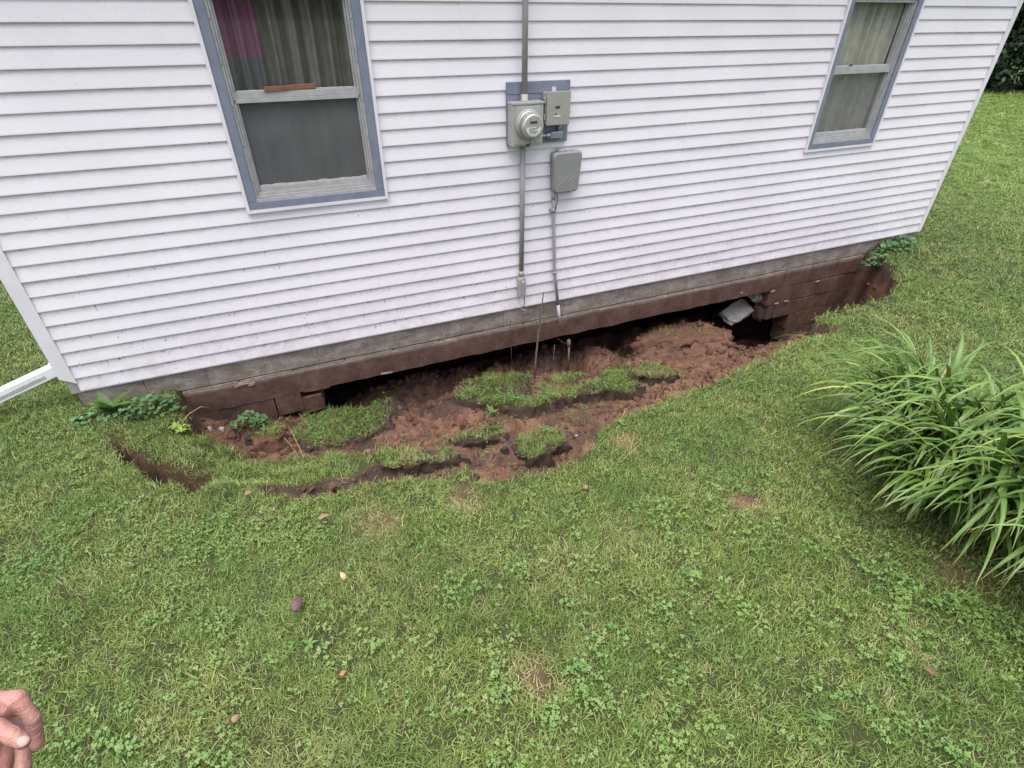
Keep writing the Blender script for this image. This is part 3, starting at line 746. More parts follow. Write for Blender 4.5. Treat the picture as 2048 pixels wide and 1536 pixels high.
for L1, L2 in ((fb, f0), (f0, f1), (f1, f2), (f2, f3)):
    for q in range(len(xs)-1):
        if xs[q] > 4.86 and L1 is f2: continue
        if xs[q] > 4.86: continue
        bm.faces.new((L1[q], L1[q+1], L2[q+1], L2[q]))
for v in [v for v in bm.verts if not v.link_faces]: bm.verts.remove(v)
bm_obj('soil_crust', bm, M['concrete'], found)
fr_ = random.Random(77)
for fx, fz, fw, fh in ((-.60, -.082, .10, .022), (-.53, -.095, .05, .02), (.52, -.262, .09, .010), (4.93, -.285, .05, .014), (5.20, -.462, .06, .016), (5.62, -.28, .05, .012), (5.05, -.46, .05, .012), (4.45, -.215, .03, .014)):
    o = chunk('mortar_flake', (fx, FY0-.006, fz), (fw, .014, fh), fr_.randrange(999), M['flake'], (0, R(fr_.uniform(-14, 6)), 0), .3, 2, found)
# foundation on the hidden sides
for a in ((HX0+.04, HX0+.24, .235, HY1), (HX1-.25, HX1-.05, .235, HY1)):
    bm = bmesh.new(); box(bm, a[0], a[1], a[2], a[3], -1.9, .155); bm_obj('side_foundation', bm, M['concrete'], found)
bm = bmesh.new(); box(bm, HX0+.25, HX1-.26, HY1-.2, HY1, -1.9, .155); bm_obj('rear_foundation', bm, M['concrete'], found)

# broken block ends: a hollow shell at the left break, loose pieces
bm = bmesh.new()
for q in ((0, .20, 0, .03, 0, .15), (0, .20, .15, .18, 0, .17), (.0, .03, .03, .15, 0, .16), (.17, .20, .031, .149, 0, .11)): box(bm, *q, .004)
for v in bm.verts: v.co += Vector((random.uniform(-.004, .004), random.uniform(-.004, .004), random.uniform(-.01, .006)))
o = bm_obj('broken_block', bm, M['concrete']); o.location = (-.235, .03, -.50); o.rotation_euler = (R(4), R(-5), R(-6))
tag(o, 'brown stained hollow block end cracked off the wall beside the left dark gap', 'concrete block', 'loose broken concrete blocks')
o = chunk('broken_block', (4.72, .24, -.62), (.34, .20, .09), 5, M['fresh_break'], (R(30), R(-16), R(8)), .10, 3)
tag(o, 'pale grey broken concrete slab wedged in the right hole of the wall', 'concrete block', 'loose broken concrete blocks')
o = chunk('broken_block', (4.86, .16, -.40), (.12, .1, .1), 8, M['fresh_break'], (R(20), R(30), R(8)), .25, 2)
tag(o, 'small grey concrete shard hanging above the pale slab in the right hole', 'concrete block', 'loose broken concrete blocks')
o = chunk('broken_block', (5.00, .14, -.60), (.17, .15, .17), 9, M['concrete'], (R(8), R(-14), R(12)), .14, 2)
tag(o, 'brown block stub protruding at the right of the pale slab', 'concrete block', 'loose broken concrete blocks')

# curtains and the wood strip in the windows
def curtain(nm, x0, x1, z0, z1, y, folds, amp, mat, seed, label, n=120):
    xs = np.linspace(x0, x1, n); t = np.linspace(0, 1, n); r = np.random.default_rng(seed)
    ph = np.cumsum(r.uniform(.6, 1.4, n)); ph = ph/ph[-1]*folds*2*math.pi
    V = []; zz = np.linspace(z0, z1, 9)
    for j, z in enumerate(zz):
        yy = y + amp*np.sin(ph + .25*math.sin(j*.7)) + amp*.35*np.sin(ph*2.3+1) 
        V.append(np.stack([xs + .004*math.sin(j*1.3), yy, np.full(n, z)], 1))
    V = np.concatenate(V); q = np.arange(8*(n-1)); a = (q//(n-1))*n + q % (n-1)
    me = np_mesh(nm, V, np.stack([a, a+1, a+n+1, a+n], 1), True)
    o = link(nm, me, None, mat); md = o.modifiers.new('thickness', 'SOLIDIFY'); md.thickness = .0015
    tag(o, label, 'curtain', 'curtains behind the windows')
curtain('curtain', -.24, .10, 1.2, 2.6, .100, 4, .024, M['curtain_pink'], 2, 'plum and slate blue curtain at the left side of the near window')
curtain('curtain', .09, .75, 1.2, 2.6, .110, 6, .034, M['curtain_dark'], 3, 'dark grey green pleated curtain filling most of the near window')
curtain('curtain', 4.70, 5.12, 1.2, 2.6, .098, 3, .018, M['curtain_khaki'], 4, 'khaki curtain at the left side of the far window')
curtain('curtain', 5.13, 5.70, 1.2, 2.6, .102, 5, .022, M['curtain_khaki'], 5, 'khaki pleated curtain at the right side of the far window')
bm = bmesh.new(); box(bm, -.152, .152, -.012, .012, 0, .028, .003)
o = bm_obj('wood_strip', bm, M['wood']); o.location = (.208, .018, 1.921); o.rotation_euler = (0, R(-1.5), R(3))
tag(o, 'short brown wood strip lying on the middle rail of the near window', 'wood strip')
bm = bmesh.new(); lathe(bm, (0, 0, 0), (0, 0, 1), [(0, .014), (.006, .014), (.008, .010)], 14); box(bm, -.004, .03, -.005, .005, .0085, .014)
o = bm_obj('sash_lock', bm, M['dark_print']); o.location = (5.06, .03, 1.921); tag(o, 'small dark sash lock on the middle rail of the far window', 'sash lock')

# ------------------------------------------------------------------ electric service on the wall
mb = empty('meter_board', (1.888, 0, 1.505)); tag(mb, 'blue grey painted board behind the electric meter', 'board')
for z0, z1, yy in ((0, .335, -.040), (.3365, .412, -.043)):
    bm = bmesh.new(); box(bm, -.249, .249, yy, -.016, z0, z1, .002); bm_obj('plank', bm, M['blue_paint'], mb)
em = empty('electric_meter', (1.763, -.042, 1.512)); tag(em, 'grey electric meter box with a round glass dial meter', 'electric meter')
bm = bmesh.new(); box(bm, -.122, .122, -.088, 0, 0, .272, .006); bm_obj('socket_box', bm, M['box_paint'], em)
bm = bmesh.new(); box(bm, -.124, .124, -.094, 0, .2735, .288, .003); bm_obj('lid', bm, M['box_paint'], em)
bm = bmesh.new(); box(bm, -.100, .100, -.093, -.0885, .012, .262, .003); bm_obj('front_plate', bm, M['box_paint'], em)
DC = (0, -.093, .145)
bm = bmesh.new(); lathe(bm, DC, (0, -1, 0), [(-.001, .102), (.010, .102), (.016, .096), (.016, .088)], 40); bm_obj('collar', bm, M['box_paint'], em, True)
bm = bmesh.new(); lathe(bm, DC, (0, -1, 0), [(.012, .092), (.030, .093), (.034, .088), (.034, .080)], 40); bm_obj('sealing_ring', bm, M['chrome'], em, True)
bm = bmesh.new(); lathe(bm, DC, (0, -1, 0), [(.030, .084), (.085, .082), (.094, .078), (.097, .070)], 40); dome = bm_obj('dome', bm, M['chrome'], em, True)
bm = bmesh.new(); lathe(bm, DC, (0, -1, 0), [(.0965, .071), (.0985, .069)], 40); bm_obj('dial', bm, M['box_beige'], em)
bm = bmesh.new(); lathe(bm, DC, (0, -1, 0), [(.0983, .060), (.0992, .059)], 40); 
for v in bm.verts: v.co.z = min(v.co.z, DC[2]-.004)
bm_obj('dial_card', bm, M['pale_print'], em)
def plate(parent, nm, mat, x0, x1, z0, z1, y, th=.0012):
    bm = bmesh.new(); box(bm, x0, x1, y-th, y, z0, z1); return bm_obj(nm, bm, mat, parent)
plate(em, 'display', M['dark_print'], -.030, .026, DC[2]+.020, DC[2]+.036, -.1918)
for i, (a, b, z) in enumerate(((-.035, .03, -.012), (-.04, .012, -.020), (.02, .042, -.006), (-.03, .034, -.029), (-.036, .03, -.037), (-.02, .018, -.046))):
    plate(em, 'print_line', M['dark_print'], a, b, DC[2]+z-.0016, DC[2]+z+.0016, -.1924, .0006)
for zz in (.05, .08):
    bm = bmesh.new(); lathe(bm, (-.122, -.045, zz-.005), (-1, 0, 0), [(0, .022), (.002, .022), (.002, .015), (.003, .014)], 20); bm_obj('knockout', bm, M['box_paint'], em)
    break
bm = bmesh.new(); box(bm, .018, .045, -.104, -.093, .002, .04, .003); bm_obj('seal_tab', bm, M['box_paint'], em)
bm = bmesh.new(); box(bm, -.012, .010, -.100, -.093, -.004, .012, .002); bm_obj('latch', bm, M['black'], em)

db = empty('disconnect_box', (2.008, -.042, 1.637)); tag(db, 'beige grey hinged box mounted right of the electric meter', 'electrical box')
bm = bmesh.new(); box(bm, -.095, .095, -.058, 0, .004, .212, .004); bm_obj('box_body', bm, M['box_paint'], db)
bm = bmesh.new(); box(bm, -.090, .100, -.076, -.0585, -.002, .218, .004); bm_obj('door', bm, M['box_beige'], db)
for z in (.035, .145):
    bm = bmesh.new(); box(bm, -.108, -.0955, -.066, -.040, z, z+.036, .002); h = bm_obj('hinge', bm, M['box_beige'], db)
    bm = bmesh.new(); box(bm, -.1095, -.1082, -.060, -.046, z+.008, z+.026); bm_obj('hinge_slot', bm, M['dark_print'], h)
bm = bmesh.new(); box(bm, .0955, .110, -.066, -.05, .075, .10, .002); bm_obj('hasp', bm, M['pale_print'], db)
bm = bmesh.new(); box(bm, -.02, .012, -.006, 0, .2125, .245, .002); bm_obj('mounting_tab', bm, M['pale_print'], db)
bm = bmesh.new(); lathe(bm, (-.004, -.001, .252), (0, -1, 0), [(0, .013), (.006, .013), (.006, .007)], 6); bm_obj('mounting_nut', bm, M['zinc'], db)
plate(db, 'label_plate', M['dark_print'], -.022, .014, .108, .125, -.0765)
plate(db, 'label_plate', M['dark_print'], -.024, -.006, .068, .076, -.0765)
plate(db, 'label_plate', M['pale_print'], -.028, .022, .054, .065, -.0765)

el = empty('conduit_elbow', (2.0, -.07, 1.565)); tag(el, 'zinc elbow fitting joining the meter to the beige box', 'pipe fitting')
bm = bmesh.new(); tube(bm, [(-.113, 0, -.005), (-.03, 0, -.003)], .012, 12); bm_obj('nipple', bm, M['pipe_pale'], el, True)
bm = bmesh.new(); tube(bm, [(-.055, 0, -.005), (-.03, 0, -.004)], .021, 8); bm_obj('lock_nut', bm, M['zinc'], el)
bm = bmesh.new(); box(bm, -.029, .075, -.022, .02, -.028, .022, .008); bm_obj('body', bm, M['zinc'], el)
bm = bmesh.new(); tube(bm, [(.052, 0, .018), (.052, 0, .075)], .017, 12); bm_obj('neck', bm, M['zinc'], el, True)
bm = bmesh.new(); box(bm, -.022, .068, -.026, -.0225, -.022, .016, .001); bm_obj('cover', bm, M['zinc'], el)

cu = empty('conduit', (1.757, -.075, 1.80)); tag(cu, 'grey service conduit rising from the top of the meter box', 'conduit', 'conduits on the wall')
bm = bmesh.new(); tube(bm, [(0, 0, .03), (-.004, 0, .6), (-.006, 0, 1.20)], .0205, 16); bm_obj('pipe', bm, M['pipe'], cu, True)
bm = bmesh.new(); lathe(bm, (0, 0, -.002), (0, 0, 1), [(0, .030), (.010, .030), (.012, .026), (.045, .026), (.047, .021)], 18); bm_obj('hub', bm, M['box_paint'], cu, True)
cl = empty('conduit', (1.763, -.055, 1.50)); tag(cl, 'grey conduit dropping straight down from the meter box', 'conduit', 'conduits on the wall')
bm = bmesh.new(); tube(bm, [(-.003, 0, .010), (.0, .006, -.4), (.004, .012, -1.03)], .0195, 16); bm_obj('pipe', bm, M['pipe'], cl, True)
lb = empty('fitting', (.004, 0, -1.03)); lb.parent = cl
bm = bmesh.new(); tube(bm, [(0, .012, .03), (0, .012, -.02)], [.023, .023], 14); bm_obj('socket', bm, M['pipe'], lb, True)
bm = bmesh.new()
ring_o = [(.028*math.cos(t)*1.0, .0, -.05 + .03*math.sin(t)) for t in np.linspace(0, math.pi, 10)] + [(-.028, 0, -.20), (.028, 0, -.20)]
f_ = [bm.verts.new((x, -.026, z)) for x, y, z in ring_o]; b_ = [bm.verts.new((x*1.1, .036, z)) for x, y, z in ring_o]
for q in range(len(f_)): bm.faces.new((f_[q], f_[(q+1) % len(f_)], b_[(q+1) % len(f_)], b_[q]))
bm.faces.new(f_); bm.faces.new(b_[::-1]); bm_obj('body', bm, M['box_paint'], lb)
bm = bmesh.new()
ring_i = [(.022*math.cos(t), 0, -.05+.024*math.sin(t)) for t in np.linspace(0, math.pi, 10)] + [(-.022, 0, -.185), (.022, 0, -.185)]
f_ = [bm.verts.new((x, -.031, z)) for x, y, z in ring_i]; b_ = [bm.verts.new((x, -.0262, z)) for x, y, z in ring_i]
for q in range(len(f_)): bm.faces.new((f_[q], f_[(q+1) % len(f_)], b_[(q+1) % len(f_)], b_[q]))
bm.faces.new(f_); bm.faces.new(b_[::-1]); bm_obj('cover', bm, M['pipe'], lb)
bm = bmesh.new(); box(bm, -.014, .014, -.0325, -.0312, -.062, -.045); bm_obj('cover_label', bm, M['pale_print'], lb)
for i, (pts, rad, mt, lbl) in enumerate((
    ([(1.785, -.06, .28), (1.792, -.07, .20), (1.78, -.06, .155), (1.762, -.05, .17)], .0035, 'black', 'black cable end curling out of the lower conduit fitting'),
    ([(1.755, -.05, .285), (1.752, -.07, .235), (1.77, -.08, .20), (1.748, -.075, .175), (1.765, -.07, .145), (1.80, -.06, .125), (1.815, -.06, .12)], .003, 'pale_print', 'white wire end looping below the lower conduit fitting'),
    ([(1.74, -.02, .135), (1.745, .0, .0), (1.742, .01, -.12), (1.735, .0, -.26), (1.74, -.01, -.30)], .0014, 'twig', 'thin pale root strand hanging over the foundation under the meter'),
    ([(1.69, .005, .02), (1.685, .0, -.16), (1.69, -.01, -.30), (1.695, -.01, -.44)], .0028, 'bark', 'brown root strand hanging below the concrete left of the sapling'),
    ([(1.06, .010, .02), (1.05, .005, -.05), (1.07, .015, -.10), (1.065, .012, -.16)], .0028, 'straw', 'short dry strand on the concrete below the siding'))):
    bm = bmesh.new(); tube(bm, pts, rad, 6); o = bm_obj('wire' if i < 2 else 'root_strand', bm, M[mt], None, True); tag(o, lbl, 'wire' if i < 2 else 'root')

ub = empty('utility_box', (2.128, -.014, 1.130)); tag(ub, 'rounded grey plastic utility box with a curved swoosh on its cover', 'utility box')
def rounded(bm, prof2, y0, y1, inset=0.0):
    f_ = [bm.verts.new((x*(1-inset), y0, .15+(z-.15)*(1-inset))) for x, z in prof2]; b_ = [bm.verts.new((x, y1, z)) for x, z in prof2]
    for q in range(len(f_)): bm.faces.new((f_[q], f_[(q+1) % len(f_)], b_[(q+1) % len(f_)], b_[q]))
    bm.faces.new(f_); bm.faces.new(b_[::-1])
def rr(wt, wb, z0, z1, rad):
    out = []
    for cx, cz, a0 in ((wt-rad, z1-rad, 0), (-wt+rad, z1-rad, 90), (-wb+rad, z0+rad, 180), (wb-rad, z0+rad, 270)):
        for t in range(7): out.append((cx+rad*math.cos(R(a0+t*15)), cz+rad*math.sin(R(a0+t*15)) + (.010*(1-(cx/wt)**2) if a0 < 180 else 0)))
    return out
bm = bmesh.new(); rounded(bm, rr(.118, .105, .004, .296, .03), -.045, .0); bm_obj('back_case', bm, M['box_plastic'], ub)
bm = bmesh.new(); pr = rr(.128, .112, 0, .302, .036); rounded(bm, pr, -.072, -.046); rounded(bm, pr, -.084, -.0721, .07); bm_obj('cover', bm, M['box_plastic'], ub)
def swoosh(p0, p1, p2, wd):
    bm = bmesh.new(); pts = []
    for t in np.linspace(0, 1, 18):
        q = [(1-t)**2*a+2*t*(1-t)*b+t*t*c for a, b, c in zip(p0, p1, p2)]; pts.append((q[0], -.0845, q[1]))
    tube(bm, pts, [wd*(.3+1.4*t*(1-t)*2) for t in np.linspace(0, 1, 18)], 6); return bm_obj('swoosh', bm, M['pipe_pale'] if wd > .0015 else M['pipe'], ub, True)
swoosh((-.100, .035), (-.02, .12), (.112, .175), .0017); swoosh((.005, .075), (.05, .125), (.112, .14), .0016); swoosh((-.095, .045), (.0, .16), (.112, .182), .0013)
bm = bmesh.new(); lathe(bm, (-.04, -.035, .300), (0, 0, 1), [(0, .036), (.016, .036), (.022, .032), (.024, .02)], 20); bm_obj('top_cap', bm, M['box_beige'], ub, True)
bm = bmesh.new(); box(bm, .02, .05, -.06, -.03, -.008, .002, .002); bm_obj('grommet', bm, M['black'], ub)
c2 = empty('conduit', (2.044, -.04, 1.13)); tag(c2, 'thin pale conduit leaning from the rounded utility box down past the concrete', 'conduit', 'conduits on the wall')
PTS = [(0, 0, .005), (.006, .0, -.15), (.046, -.002, -.70), (.095, -.012, -1.03), (.121, -.02, -1.22)]
bm = bmesh.new(); tube(bm, PTS[:4], .0135, 14); bm_obj('pipe', bm, M['pipe_pale'], c2, True)
bm = bmesh.new(); tube(bm, [(.0935, -.0117, -1.02), PTS[4]], .0145, 14); bm_obj('pipe_end', bm, M['pipe_end'], c2, True)
for za, zb, rad in ((.01, -.06, .017), (-.13, -.165, .0185), (-.69, -.715, .0165)):
    f = lambda z: np.array([np.interp(-z, [-.005, .15, .70, 1.03], [0, .006, .046, .095]), np.interp(-z, [-.005, .15, .70, 1.03], [0, 0, -.002, -.012]), z])
    bm = bmesh.new(); tube(bm, [f(za), f(zb)], rad, 14); bm_obj('coupling', bm, M['pipe_pale'], c2, True)
bm = bmesh.new(); box(bm, -.024, .034, .0, .026, -.158, -.138, .002); bm_obj('strap', bm, M['pipe_pale'], c2)
bm = bmesh.new(); tube(bm, [(2.063, -.06, 1.125), (2.07, -.068, 1.07), (2.06, -.062, 1.01), (2.052, -.056, .985)], .0035, 6)
o = bm_obj('wire', bm, M['black'], None, True); tag(o, 'short black cable below the rounded utility box', 'wire')

# downspout round the left corner
ds = empty('downspout', (-1.652, .078, 0)); tag(ds, 'white downspout with ribbed elbow running away from the left house corner', 'downspout')
bm = bmesh.new(); box(bm, -.045, .022, .0, .06, .345, zt-.1, .006); bm_obj('vertical_pipe', bm, M['white_metal'], ds)
def rect_sweep(bm, pts, hw, hh, rib=0.0):
    rings = []; pts = [Vector(p) for p in pts]
    for i, p in enumerate(pts):
        t = (pts[min(i+1, len(pts)-1)]-pts[max(i-1, 0)]).normalized(); s_ = Vector((0, 1, 0)); n_ = t.cross(s_).normalized()
        k = 1 + (rib if i % 2 else 0)
        rings.append([bm.verts.new(p + s_*a*hw*k + n_*b*hh*k) for a, b in ((1, .8), (.8, 1), (-.8, 1), (-1, .8), (-1, -.8), (-.8, -1), (.8, -1), (1, -.8))])
    for a, b in zip(rings, rings[1:]):
        for k in range(8): bm.faces.new((a[k], a[(k+1) % 8], b[(k+1) % 8], b[k]))
    bm.faces.new(rings[0][::-1]); bm.faces.new(rings[-1])
arc = [(-.012 - .060*(1-math.cos(t)), .03, .345 - .075*math.sin(t)) for t in np.linspace(0, R(78), 15)]
bm = bmesh.new(); rect_sweep(bm, arc, .034, .040, .10); bm_obj('elbow', bm, M['white_metal'], ds)
e = Vector(arc[-1]); dr = (Vector(arc[-1])-Vector(arc[-2])).normalized()
bm = bmesh.new(); rect_sweep(bm, [e-dr*.02, e+dr*.5, e+dr*1.0], .036, .042); bm_obj('leader_pipe', bm, M['white_metal'], ds)
bm = bmesh.new(); rect_sweep(bm, [e+Vector((0, -.0372, -.006))+dr*.05, e+Vector((0, -.0372, -.006))+dr*.98], .0012, .012); bm_obj('flute', bm, M['frame_grey'], ds)

# ------------------------------------------------------------------ scatter of uncountable grass, clover, crumbs: one joined mesh each
def scatter(name, P, rot, scl, idx, tint, key, parent=None):
    P, rot, scl, idx, tint = (np.asarray(a, float) for a in (P, rot, scl, idx, tint)); idx = idx.astype(int)
    r_ = np.random.default_rng(len(P)+3); rnd = r_.uniform(0, 1, len(P))
    cx, sx, cy, sy, cz, sz = np.cos(rot[:, 0]), np.sin(rot[:, 0]), np.cos(rot[:, 1]), np.sin(rot[:, 1]), np.cos(rot[:, 2]), np.sin(rot[:, 2])
    Rm = np.empty((len(P), 3, 3))
    Rm[:, 0, 0] = cz*cy; Rm[:, 0, 1] = cz*sy*sx-sz*cx; Rm[:, 0, 2] = cz*sy*cx+sz*sx
    Rm[:, 1, 0] = sz*cy; Rm[:, 1, 1] = sz*sy*sx+cz*cx; Rm[:, 1, 2] = sz*sy*cx-cz*sx
    Rm[:, 2, 0] = -sy; Rm[:, 2, 1] = cy*sx; Rm[:, 2, 2] = cy*cx
    Rm = Rm*scl[:, None, :]
    VV, FF, SS, TT, RR = [], [], [], [], []; off = 0
    for k, (tv, tf, ts, tb) in enumerate(TPL[key]):
        sel = np.where(idx == k)[0]
        if not len(sel): continue
        v = np.einsum('nij,mj->nmi', Rm[sel], tv) + P[sel][:, None, :]; m = len(tv)
        VV.append(v.reshape(-1, 3)); FF.append((tf[None] + (np.arange(len(sel))*m)[:, None, None] + off).reshape(-1, 3)); off += len(sel)*m
        SS.append(np.tile(ts, len(sel))); TT.append(np.repeat(tint[sel], m))
        RR.append(np.clip(((rnd[sel][:, None]*.45 + tb[None, :]*.55)), 0, 1).ravel())
    me = np_mesh(name, np.concatenate(VV), np.concatenate(FF), key != 'crumb')
    for nm, arr in (('shade', SS), ('tint', TT), ('rnd', RR)):
        a = me.attributes.new(nm, 'FLOAT', 'POINT'); a.data.foreach_set('value', np.concatenate(arr).astype(np.float32))
    o = link(name, me, parent, TPL_MAT[key]); o['kind'] = 'stuff'
    return o
def tuft_mesh(seed, nb, hmin, hmax, spread, wid):
    r = np.random.default_rng(seed); V = []; Fq = []; S = []; B = []
    for b in range(nb):
        rb = r.uniform(0, 1)
        a = r.uniform(0, 2*math.pi); base = np.array([r.normal(0, spread), r.normal(0, spread), -.006]); L = r.uniform(hmin, hmax)
        az = r.uniform(0, 2*math.pi); lean0 = r.uniform(.1, 1.0); bend = r.uniform(.2, 1.3); ww = wid*r.uniform(.7, 1.3)
        d = np.array([math.cos(az), math.sin(az), 0]); s = np.array([-math.sin(az), math.cos(az), 0]); s = s*math.cos(a*.15) 
        p = base.copy(); ang = lean0; i0 = len(V); ns = 3 if L > .068 else 2
        for k in range(ns+1):
            wk = ww*(1-(k/ns)**1.7)*.5
            V += [p-s*wk, p+s*wk] if k < ns else [p]
            S += [k/ns]*(2 if k < ns else 1); B += [rb]*(2 if k < ns else 1)
            p = p + (d*math.sin(ang) + np.array([0, 0, 1])*math.cos(ang))*L/ns; ang += bend/ns
        for k in range(ns-1): Fq += [(i0+2*k, i0+2*k+1, i0+2*k+3), (i0+2*k, i0+2*k+3, i0+2*k+2)]
        Fq.append((i0+2*(ns-1), i0+2*(ns-1)+1, i0+2*ns))
    return np.array(V), np.array(Fq), np.array(S), np.array(B)
def clover_mesh(seed, nl, lsize):
    r = np.random.default_rng(seed); V = []; Fq = []; S = []; B = []
    for b in range(nl):
        rb = r.uniform(0, 1); n0_ = len(V)
        az = r.uniform(0, 2*math.pi); dist = abs(r.normal(0, .035)); H = r.uniform(.022, .05); c = np.array([math.cos(az)*dist, math.sin(az)*dist, H])
        g = r.uniform(.75, 1.25)*lsize; rot = r.uniform(0, 2*math.pi); tx, ty = r.normal(0, .22, 2)
        i0 = len(V); s = np.array([.0009, 0, 0]); V += [c*[.3, .3, 0]-s, c*[.3, .3, 0]+s, c+s, c-s]; S += [0]*4; Fq += [(i0, i0+1, i0+2), (i0, i0+2, i0+3)]
        for l in range(3):
            th = rot + l*2*math.pi/3; i0 = len(V); u = np.array([math.cos(th), math.sin(th), 0]); v = np.array([-u[1], u[0], 0])
            out = [(0, 0, 0), (.48, .52, .08), (.98, .36, .06), (.98, 0, .0), (.98, -.36, .06), (.48, -.52, .08), (.56, 0, .0)]
            for a_, b_, cc in out:
                q = u*a_*g + v*b_*g; q[2] += cc*g*.6 + q[0]*tx + q[1]*ty; V.append(c+q); S.append(.0)
            S[-1] = .75; 
            m = i0+6
            for k in range(6): Fq.append((i0+k, i0+(k+1) % 6, m))
        B += [rb]*(len(V)-n0_)
    return np.array(V), np.array(Fq), np.array(S), np.array(B)
def clod_mesh(seed):
    r = np.random.default_rng(seed); bm = bmesh.new(); bmesh.ops.create_icosphere(bm, subdivisions=1, radius=1); bm.verts.ensure_lookup_table(); bm.verts.index_update()
    ax = r.uniform(.6, 1.2, 3); off = r.uniform(0, 50, 3)
    for v in bm.verts:
        n = float(vnoise(v.co.x*1.6+off[0]+v.co.z, v.co.y*1.6+off[1]-v.co.z, seed)) + .5*float(vnoise(v.co.x*4+off[1], v.co.y*4+v.co.z*3+off[2], seed+3))
        v.co = Vector((v.co.x*ax[0], v.co.y*ax[1], v.co.z*ax[2]*.8))*(.55+.6*n)
    v_ = np.array([v.co[:] for v in bm.verts]); f_ = np.array([[q.index for q in f.verts] for f in bm.faces]); bm.free(); return v_, f_, np.zeros(len(v_)), np.full(len(v_), r.uniform(0, 1))
TPL = {'tuft': [tuft_mesh(s, 12, .026, .054, .020, .0043) for s in range(8)] + [tuft_mesh(50+s, 8, .05, .095, .014, .0052) for s in range(3)],
       'clover': [clover_mesh(s, 6, .0078) for s in range(5)], 'crumb': [clod_mesh(s) for s in range(8)]}
TPL_MAT = {'tuft': M['grass'], 'clover': M['clover'], 'crumb': M['clod']}

# lawn grass
def outside_ok(x, y):
    sd = poly_sd(x, y, HOLE); sc = poly_sd(x, y, CRACK)
    inhouse = (x > HX0-.02) & (x < HX1+.0) & (y > -.0) & (y < HY1+.1)
    return (sd < .004) & (sc < .004) & ~inhouse, sd, sc
def bare_amt(x, y):
    s = np.zeros_like(x)
    for cx, cy, rr_, a in BARE:
        s = np.maximum(s, a*sstep(rr_, rr_*.4, np.hypot(x-cx, y-cy)+.05*fbm(x*9, y*9, 22, 3)))
    return s
DRY = [(1.76, -1.80, .20, .7), (.60, -1.88, .20, .65), (.52, -3.03, .15, .8), (.80, -3.0, .18, .4), (.1, -1.85, .22, .55), (-.4, -2.95, .3, .3), (2.0, -3.5, .2, .4), (.9, -2.55, .25, .35), (1.3,-2.5,.3,.3), (-.75,-2.6,.35,.3),(2.1,-2.62,.2,.5)]
def dry_amt(x, y):
    s = .16*sstep(.1, .5, fbm(x*2.2, y*2.2, 71, 4)) + .03
    for cx, cy, rr_, a in DRY:
        s = np.maximum(s, a*sstep(rr_, rr_*.2, np.hypot(x-cx, y-cy)+.10*fbm(x*7, y*7, 25, 3)))
    return s
CLOV = [(-.75, -1.6, .55, 1), (-1.5, -1.3, .6, .9), (-.45, -1.75, .45, 1), (-1.5, -.7, .5, .8), (-.9, -2.1, .4, .7), (2.25, -3.45, .32, 1), (2.3, -3.8, .4, .9), (.35, -3.1, .28, .9), (.75, -3.2, .28, .8), (.2, -2.85, .25, .4), (1.1, -2.1, .4, .5), (1.7, -2.3, .4, .4),
        (2.2, -2.1, .4, .5), (3.0, -1.85, .6, .4), (4.6, -1.05, .4, .9), (1.2, -3.25, .3, .6), (-.6, -.95, .35, .9), (-2.0, -.3, .5, .6), (-.5, -2.5, .3, .6), (-1.0,-2.4,.4,.7), (1.5,-3.5,.4,.5), (.45,-1.95,.3,.6)]
def clov_amt(x, y):
    s = .20*np.ones_like(x)
    for cx, cy, rr_, a in CLOV:
        s = np.maximum(s, .75*a*sstep(rr_*1.25, rr_*.1, np.hypot(x-cx, y-cy)+.30*fbm(x*3, y*3, 29, 4)))
    return 1.0*s*(.15+1.1*sstep(-.1, .4, fbm(x*6, y*6, 83, 3)))
LILY_C = [(3.55, -2.72)]
def sample_lawn(dens0, rmax, seed, p=1.7, near=3.6):
    r = np.random.default_rng(seed); X = []; Y = []
    # polar sampling about the camera foot with density falling with distance
    edges = [0, near, 5, 7, 10, 14, 20, 30, rmax]
    for a, b in zip(edges, edges[1:]):
        if b <= a: continue
        dens = dens0*min(1, (near/max(a, near))**p); n = int(dens*math.pi*(b*b-a*a))
        rr_ = np.sqrt(r.uniform(a*a, b*b, n)); th = r.uniform(0, 2*math.pi, n)
        x = rr_*np.sin(th); y = CAM[1]+rr_*np.cos(th)
        sx, sy, sz = project(np.stack([x, y, np.zeros(n)], 1))
        mg = 1100 if b <= 7 else 260
        xc = np.where(y > 0, x*(0-CAM[1])/np.maximum(y-CAM[1], 1e-6), 99)      # where the sight line crosses the front wall
        hid = (y > 0) & (xc > HX0+.5) & (xc < HX1-1.2)
        keep = ~hid & (sz > .2) & (sx > -mg) & (sx < 2048+mg) & (sy > -80) & (sy < 1536+mg)
        out_ = (sx < -140) | (sx > 2048+140) | (sy > 1536+140)          # thinner where the photograph does not look
        keep &= ~out_ | (r.uniform(0, 1, n) < .34)
        X.append(x[keep]); Y.append(y[keep])
    return np.concatenate(X), np.concatenate(Y)
x, y = sample_lawn(1680, 26, 1, 2.2)
ok, sd, sc = outside_ok(x, y); x, y, sd = x[ok], y[ok], sd[ok]
keep = rng.uniform(0, 1, len(x)) > bare_amt(x, y)*.85; x, y, sd = x[keep], y[keep], sd[keep]
h, so, _ = terrain(x, y); n = len(x)
dist = np.hypot(x, y-CAM[1]); gs_ = np.clip(dist/3.6, 1, 9)**.8
rot = np.stack([rng.normal(0, .12, n), rng.normal(0, .12, n), rng.uniform(0, 6.28, n)], 1)
lush = sstep(-.1, .4, fbm(x*1.6, y*1.6, 15, 3)); edge = sstep(-.10, 0, sd)
hz = (.62 + .24*lush + .22*edge)*rng.uniform(.75, 1.25, n)*(1-.25*dry_amt(x, y))
